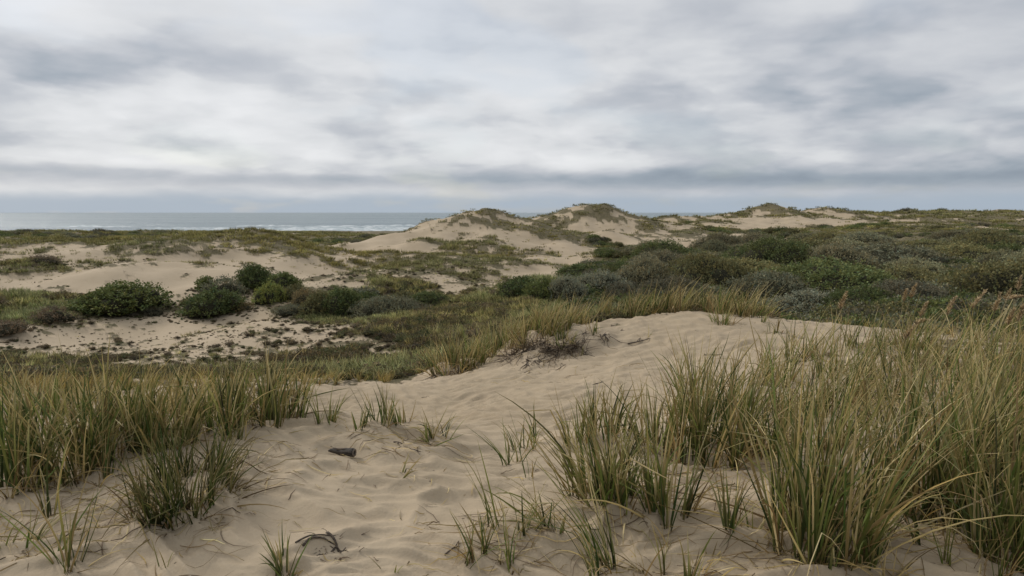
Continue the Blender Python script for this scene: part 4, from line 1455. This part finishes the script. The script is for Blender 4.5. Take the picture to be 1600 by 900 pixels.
# ------------------------------------------------------------------ exposed roots in the bank, driftwood, twigs, litter
ROOTC = np.array([(.085, .06, .040), (.14, .10, .065), (.22, .165, .11), (.055, .04, .03)])


def roots(seed, px, py, wpx, hpx, n, label):
    x, y, z = spot(px, py)
    d = math.hypot(x, y)
    rg = rng(seed)
    W_, H_ = wpx / F_PX * d, hpx / F_PX * d
    b = np.stack([rg.uniform(-W_ / 2, W_ / 2, n), rg.normal(0, .06, n), np.zeros(n)], -1)
    b[:, 2] = ground(b[:, 0] + x, b[:, 1] + y) + EYE - z + rg.uniform(-.02, .03, n)
    col = pick(rg, ROOTC, n)
    az_ = rg.normal(-1.75, .55, n)
    parts = [blades(rg, b, rg.uniform(.4, 1.2, n) * H_, az_, rg.uniform(1.1, 1.75, n), rg.uniform(-.1, .5, n), rg.uniform(.004, .010, n), col, 5, (0, 0), True, curl=.7, floor=False)]
    m = n // 5
    parts.append(blades(rg, b[:m], rg.uniform(.3, .8, m) * H_, rg.uniform(0, 6.28, m), rg.uniform(.1, .7, m), rg.uniform(.2, 1.2, m), rg.uniform(.006, .012, m), col[:m] * .8, 4, (0, 0), True, curl=.9, floor=False))
    t = thing('exposed_roots', x, y, z, label, 'roots', 'exposed roots in the sand bank')
    link('root_fibres', mesh_from('root_fibres', *merge(parts), smooth=True), M_DRY, t, kind='stuff')
    tb = []
    for i in range(7):
        q = b[rg.integers(0, n)]
        dirn = np.array([rg.normal(0, .8), -1, 0])
        dirn /= np.linalg.norm(dirn)
        Ln = H_ * rg.uniform(.8, 1.6)
        P = [q + dirn * Ln * s_ + np.array([rg.normal(0, .015), rg.normal(0, .015), 0]) for s_ in np.linspace(0, 1, 6)]
        P = [np.array([p[0], p[1], ground(p[0] + x, p[1] + y)[0] + EYE - z + .012 + .03 * (1 - j / 5)]) for j, p in enumerate(P)]
        tb.append(tube(P, np.linspace(.006, .0015, 6), 5))
    link('root', sticks_mesh('root', tb), M_TWIG, t)


roots(71, 822, 548, 66, 46, 260, 'hanging brown roots under the crest grass, widest mass in the bank')
roots(72, 884, 544, 66, 36, 220, 'dark brown root tangle right of the widest root mass')
roots(73, 850, 566, 60, 24, 60, 'thin root fringe low in the bank below the root masses')
roots(74, 700, 586, 44, 24, 90, 'dark roots at the foot of the lowest crest clump')
roots(75, 930, 526, 46, 24, 34, 'few dark rootlets high on the sand slope')


def driftwood():
    x, y, z = spot(533, 711)
    d = math.hypot(x, y)
    rg = rng(81)
    L_ = 44 / F_PX * d
    t = thing('driftwood', x, y, z + .012, 'short dark weathered piece of driftwood lying on the bare sand', 'driftwood', rz=-.30)
    s_ = np.linspace(0, 1, 12)
    P = np.stack([(s_ - .5) * L_ * 1.02, .004 * np.sin(s_ * 7), .006 + .008 * s_ + .002 * np.sin(s_ * 11)], -1)
    R = np.interp(s_, [0, .1, .5, .8, .93, 1], [.005, .012, .021, .025, .028, .026])
    link('log', sticks_mesh('log', [tube(P, R, 14, rg, .09)]), M_WOOD, t)
    # the broken right end: a pale ragged ring round a hollow
    e = P[-1]
    q = np.arange(14) / 14 * 6.2832
    ring = []
    for rad, dx_ in ((.0255, .0005), (.0255, .004), (.0165, .006), (.012, .002)):
        k = rad * (1 + .08 * rg.normal(size=14))
        ring.append(np.stack([np.full(14, e[0] + dx_), e[1] + k * np.cos(q), e[2] + k * np.sin(q)], -1))
    V = np.concatenate(ring)
    idx = np.arange(56).reshape(4, 14)
    nx = np.roll(idx, -1, 1)
    f = np.stack([idx[:-1], nx[:-1], nx[1:], idx[1:]], -1).reshape(-1, 4)
    link('broken_end', mesh_from('broken_end', V, f), M_WOODEND, t)
    # a split sliver along the top
    P2 = P[2:9] + np.array([0, -.008, .022])
    link('split_sliver', sticks_mesh('split_sliver', [tube(P2, np.interp(np.linspace(0, 1, 7), [0, .5, 1], [.002, .006, .003]), 6, rg, .15)]), M_WOODEND, t)


driftwood()


def stick(rg, x, y, z, ang, L_, r, bend=.25, lift=.0, n=8):
    s_ = np.linspace(0, 1, n)
    a = ang + bend * (s_ - .5) * 2 + rg.normal(0, .12, n)
    px_, py_ = np.cumsum(np.cos(a)) * L_ / n, np.cumsum(np.sin(a)) * L_ / n
    pz = ground(px_ + x, py_ + y) + EYE - z + r * .8 + lift * np.sin(s_ * math.pi * rg.uniform(.5, 1))
    return np.stack([px_, py_, pz], -1), np.linspace(r, r * .45, n)


def twig(seed, px, py, lpx, ang, label, group=None, r=.005, lift=.02, forks=2):
    x, y, z = spot(px, py)
    d = math.hypot(x, y)
    rg = rng(seed)
    L_ = lpx / F_PX * d
    t = thing('twig', x, y, z, label, 'twig', group)
    P, R = stick(rg, x, y, z, ang, L_, r, lift=lift)
    main = link('stem', sticks_mesh('stem', [tube(P, R, 7, rg, .12)]), M_TWIG, t)
    for i in range(forks):
        j = int(rg.integers(2, 6))
        a = ang + rg.choice([-1, 1]) * rg.uniform(.4, .9)
        Q, R2 = stick(rg, x + P[j, 0], y + P[j, 1], z, a, L_ * rg.uniform(.25, .5), r * .6, lift=lift * 1.5)
        Q = Q + P[j] * np.array([1, 1, 0])
        Q[0] = P[j]
        link('side_twig', sticks_mesh('side_twig', [tube(Q, R2, 5, rg, .12)]), M_TWIG, t)
    return t


for i, (px, py, lp, an, lab, r, fk) in enumerate([
        (975, 538, 44, .25, 'dark forked twig on the upper bare slope', .010, 3),
        (916, 606, 30, .5, 'small dark twig on the middle of the bare slope', .008, 1),
        (958, 517, 26, -.2, 'short twig close below the crest', .007, 2),
        (812, 740, 34, .35, 'grey twig beside the leaning blades', .005, 1),
        (690, 868, 40, .4, 'bent twig at the foot of the leaning few-bladed tuft', .004, 2),
        (612, 690, 30, -.5, 'thin broken twig on the hummock lip', .004, 1),
        (685, 708, 14, .9, 'tiny dark twig stub right of the hummock lip', .004, 1),
        (880, 868, 26, 1.0, 'short dark twig on the sand below the open tuft', .004, 1),
        (205, 820, 54, .9, 'bundle-like grey twig lying below the low dark clump', .006, 4),
        (800, 590, 40, .6, 'thin root-like twig lying down the bank', .005, 1),
        (860, 585, 44, .8, 'long thin twig lying down the bank right of the roots', .005, 1),
        (1330, 870, 50, .2, 'grey twig near the foot of the largest clump', .005, 2),
        (655, 622, 22, -.6, 'faint small twig in the sand trough', .004, 1)]):
    twig(600 + i, px, py, lp, an, lab, 'twigs lying on the sand', r, .02, fk)


def dead_root():
    x, y, z = spot(512, 862)
    rg = rng(91)
    t = thing('dead_root', x, y, z, 'tangled grey dead root half buried in the sand at the bottom', 'root')
    for i in range(11):
        a = rg.choice([.5, .9, 3.6, 2.8]) + rg.normal(0, .35)
        L_ = rg.uniform(.05, .14)
        ox, oy = rg.normal(0, .03, 2)
        P, R = stick(rg, x + ox, y + oy, z, a, L_, rg.uniform(.003, .007), bend=.5, lift=.018)
        link('root_branch', sticks_mesh('root_branch', [tube(P + np.array([ox, oy, 0]), R, 7, rg, .15)]), M_TWIG, t)
    for (x0, y0, ang, turn, L_, r0) in ((-.11, -.05, .95, -1.25, .20, .0065), (-.16, -.03, .35, .35, .26, .0045), (-.03, .06, -.3, -.9, .14, .0065)):
        s_ = np.linspace(0, 1, 12)
        an_ = ang + turn * s_ + rg.normal(0, .10, 12)
        qx, qy = x0 + np.cumsum(np.cos(an_)) * L_ / 12, y0 + np.cumsum(np.sin(an_)) * L_ / 12
        qz = ground(x + qx, y + qy) + ripples(x + qx, y + qy) + EYE - z + .001 + .007 * np.sin(s_ * math.pi * 1.5)
        link('root_branch', sticks_mesh('root_branch', [tube(np.stack([qx, qy, qz], -1), r0 * (1 - .6 * s_), 7, rg, .15)]), M_TWIG, t)
    for (ang, L_) in ((2.55, .17), (3.3, .22), (2.0, .14)):
        P, R = stick(rg, x, y, z, ang, L_, .0022, bend=.15, lift=.03)
        link('root_branch', sticks_mesh('root_branch', [tube(P, R, 6, rg, .1)]), M_TWIG, t)
    n = 60
    b = np.stack([rg.normal(0, .05, n), rg.normal(0, .04, n), np.zeros(n)], -1)
    b[:, 2] = ground(b[:, 0] + x, b[:, 1] + y) + EYE - z
    m = blades(rg, b, rg.uniform(.02, .09, n), rg.random(n) * 6.28, rg.uniform(.6, 1.5, n), rg.uniform(.2, 1, n), rg.uniform(.004, .010, n), pick(rg, ROOTC, n) * 1.2, 4, (0, 0), True, curl=.5)
    link('dry_leaves', mesh_from('dry_leaves', *m, smooth=True), M_DRY, t, kind='stuff')


dead_root()


# loose straw blown over the sand
def straw():
    rg = rng(95)
    ctr = [(290, 800, 150), (150, 790, 120), (400, 720, 120), (1110, 760, 160), (1284, 860, 170), (1440, 830, 150), (960, 820, 110), (790, 850, 100), (1180, 870, 160), (1050, 760, 100), (540, 760, 250), (700, 800, 250), (860, 570, 110), (640, 690, 70), (60, 840, 120)]
    B, Hh, A = [], [], []
    for (px, py, sp) in ctr:
        x, y, z = spot(px, py)
        d = math.hypot(x, y)
        k = int(75 if sp < 200 else 60)
        bx, by = x + rg.normal(0, sp / F_PX * d * .55, k), y + rg.normal(0, sp / F_PX * d * .55, k)
        B.append(np.stack([bx, by, ground(bx, by) + ripples(bx, by) + EYE + .001], -1))
        Hh.append(rg.uniform(.05, .32, k) * (1 if sp < 200 else .45))
        A.append(rg.normal(.2, .8, k) + np.pi * rg.integers(0, 2, k))
    B, Hh, A = np.concatenate(B), np.concatenate(Hh), np.concatenate(A)
    n = len(Hh)
    v, f, c = blades(rg, B, Hh, A, np.full(n, 1.50), np.full(n, .05), rg.uniform(.003, .0065, n), pick(rg, np.concatenate([STRAW, ROOTC[1:3]]), n), 6, (0, 0), True, curl=.8)
    vv = v.reshape(n, 7, 3, 3)
    mid = vv[:, :, 1]
    gz = ground(mid[..., 0], mid[..., 1]) + ripples(mid[..., 0], mid[..., 1]) + EYE
    vv[..., 2] += (gz - vv[:, :, 1, 2] + .005 + .008 * rg.random((n, 7)))[:, :, None]
    link('straw_litter', mesh_from('straw_litter', vv.reshape(-1, 3), f, c, smooth=True), M_DRY, None, kind='stuff', label='loose dry grass blades strewn over the near sand', category='litter')


straw()


# ------------------------------------------------------------------ tell apart the members of groups by their order from the left
ORD = ['', 'second', 'third', 'fourth', 'fifth', 'sixth', 'seventh', 'eighth', 'ninth', 'tenth', 'eleventh', 'twelfth', 'thirteenth', 'fourteenth', 'fifteenth', 'sixteenth', 'seventeenth', 'eighteenth',
       'nineteenth', 'twentieth', 'twenty-first', 'twenty-second', 'twenty-third', 'twenty-fourth', 'twenty-fifth', 'twenty-sixth', 'twenty-seventh', 'twenty-eighth', 'twenty-ninth', 'thirtieth']
byl = {}
for o in COL.objects:
    if o.parent is None and 'label' in o and 'category' in o:
        byl.setdefault(o['label'], []).append(o)
for lab, os_ in byl.items():
    if len(os_) > 1 and len(os_) <= len(ORD):
        os_.sort(key=lambda o: math.atan2(o.location.x, o.location.y))
        for i, o in enumerate(os_):
            o['label'] = lab + (', leftmost' if i == 0 else ', rightmost' if i == len(os_) - 1 else f', {ORD[i]} from left')
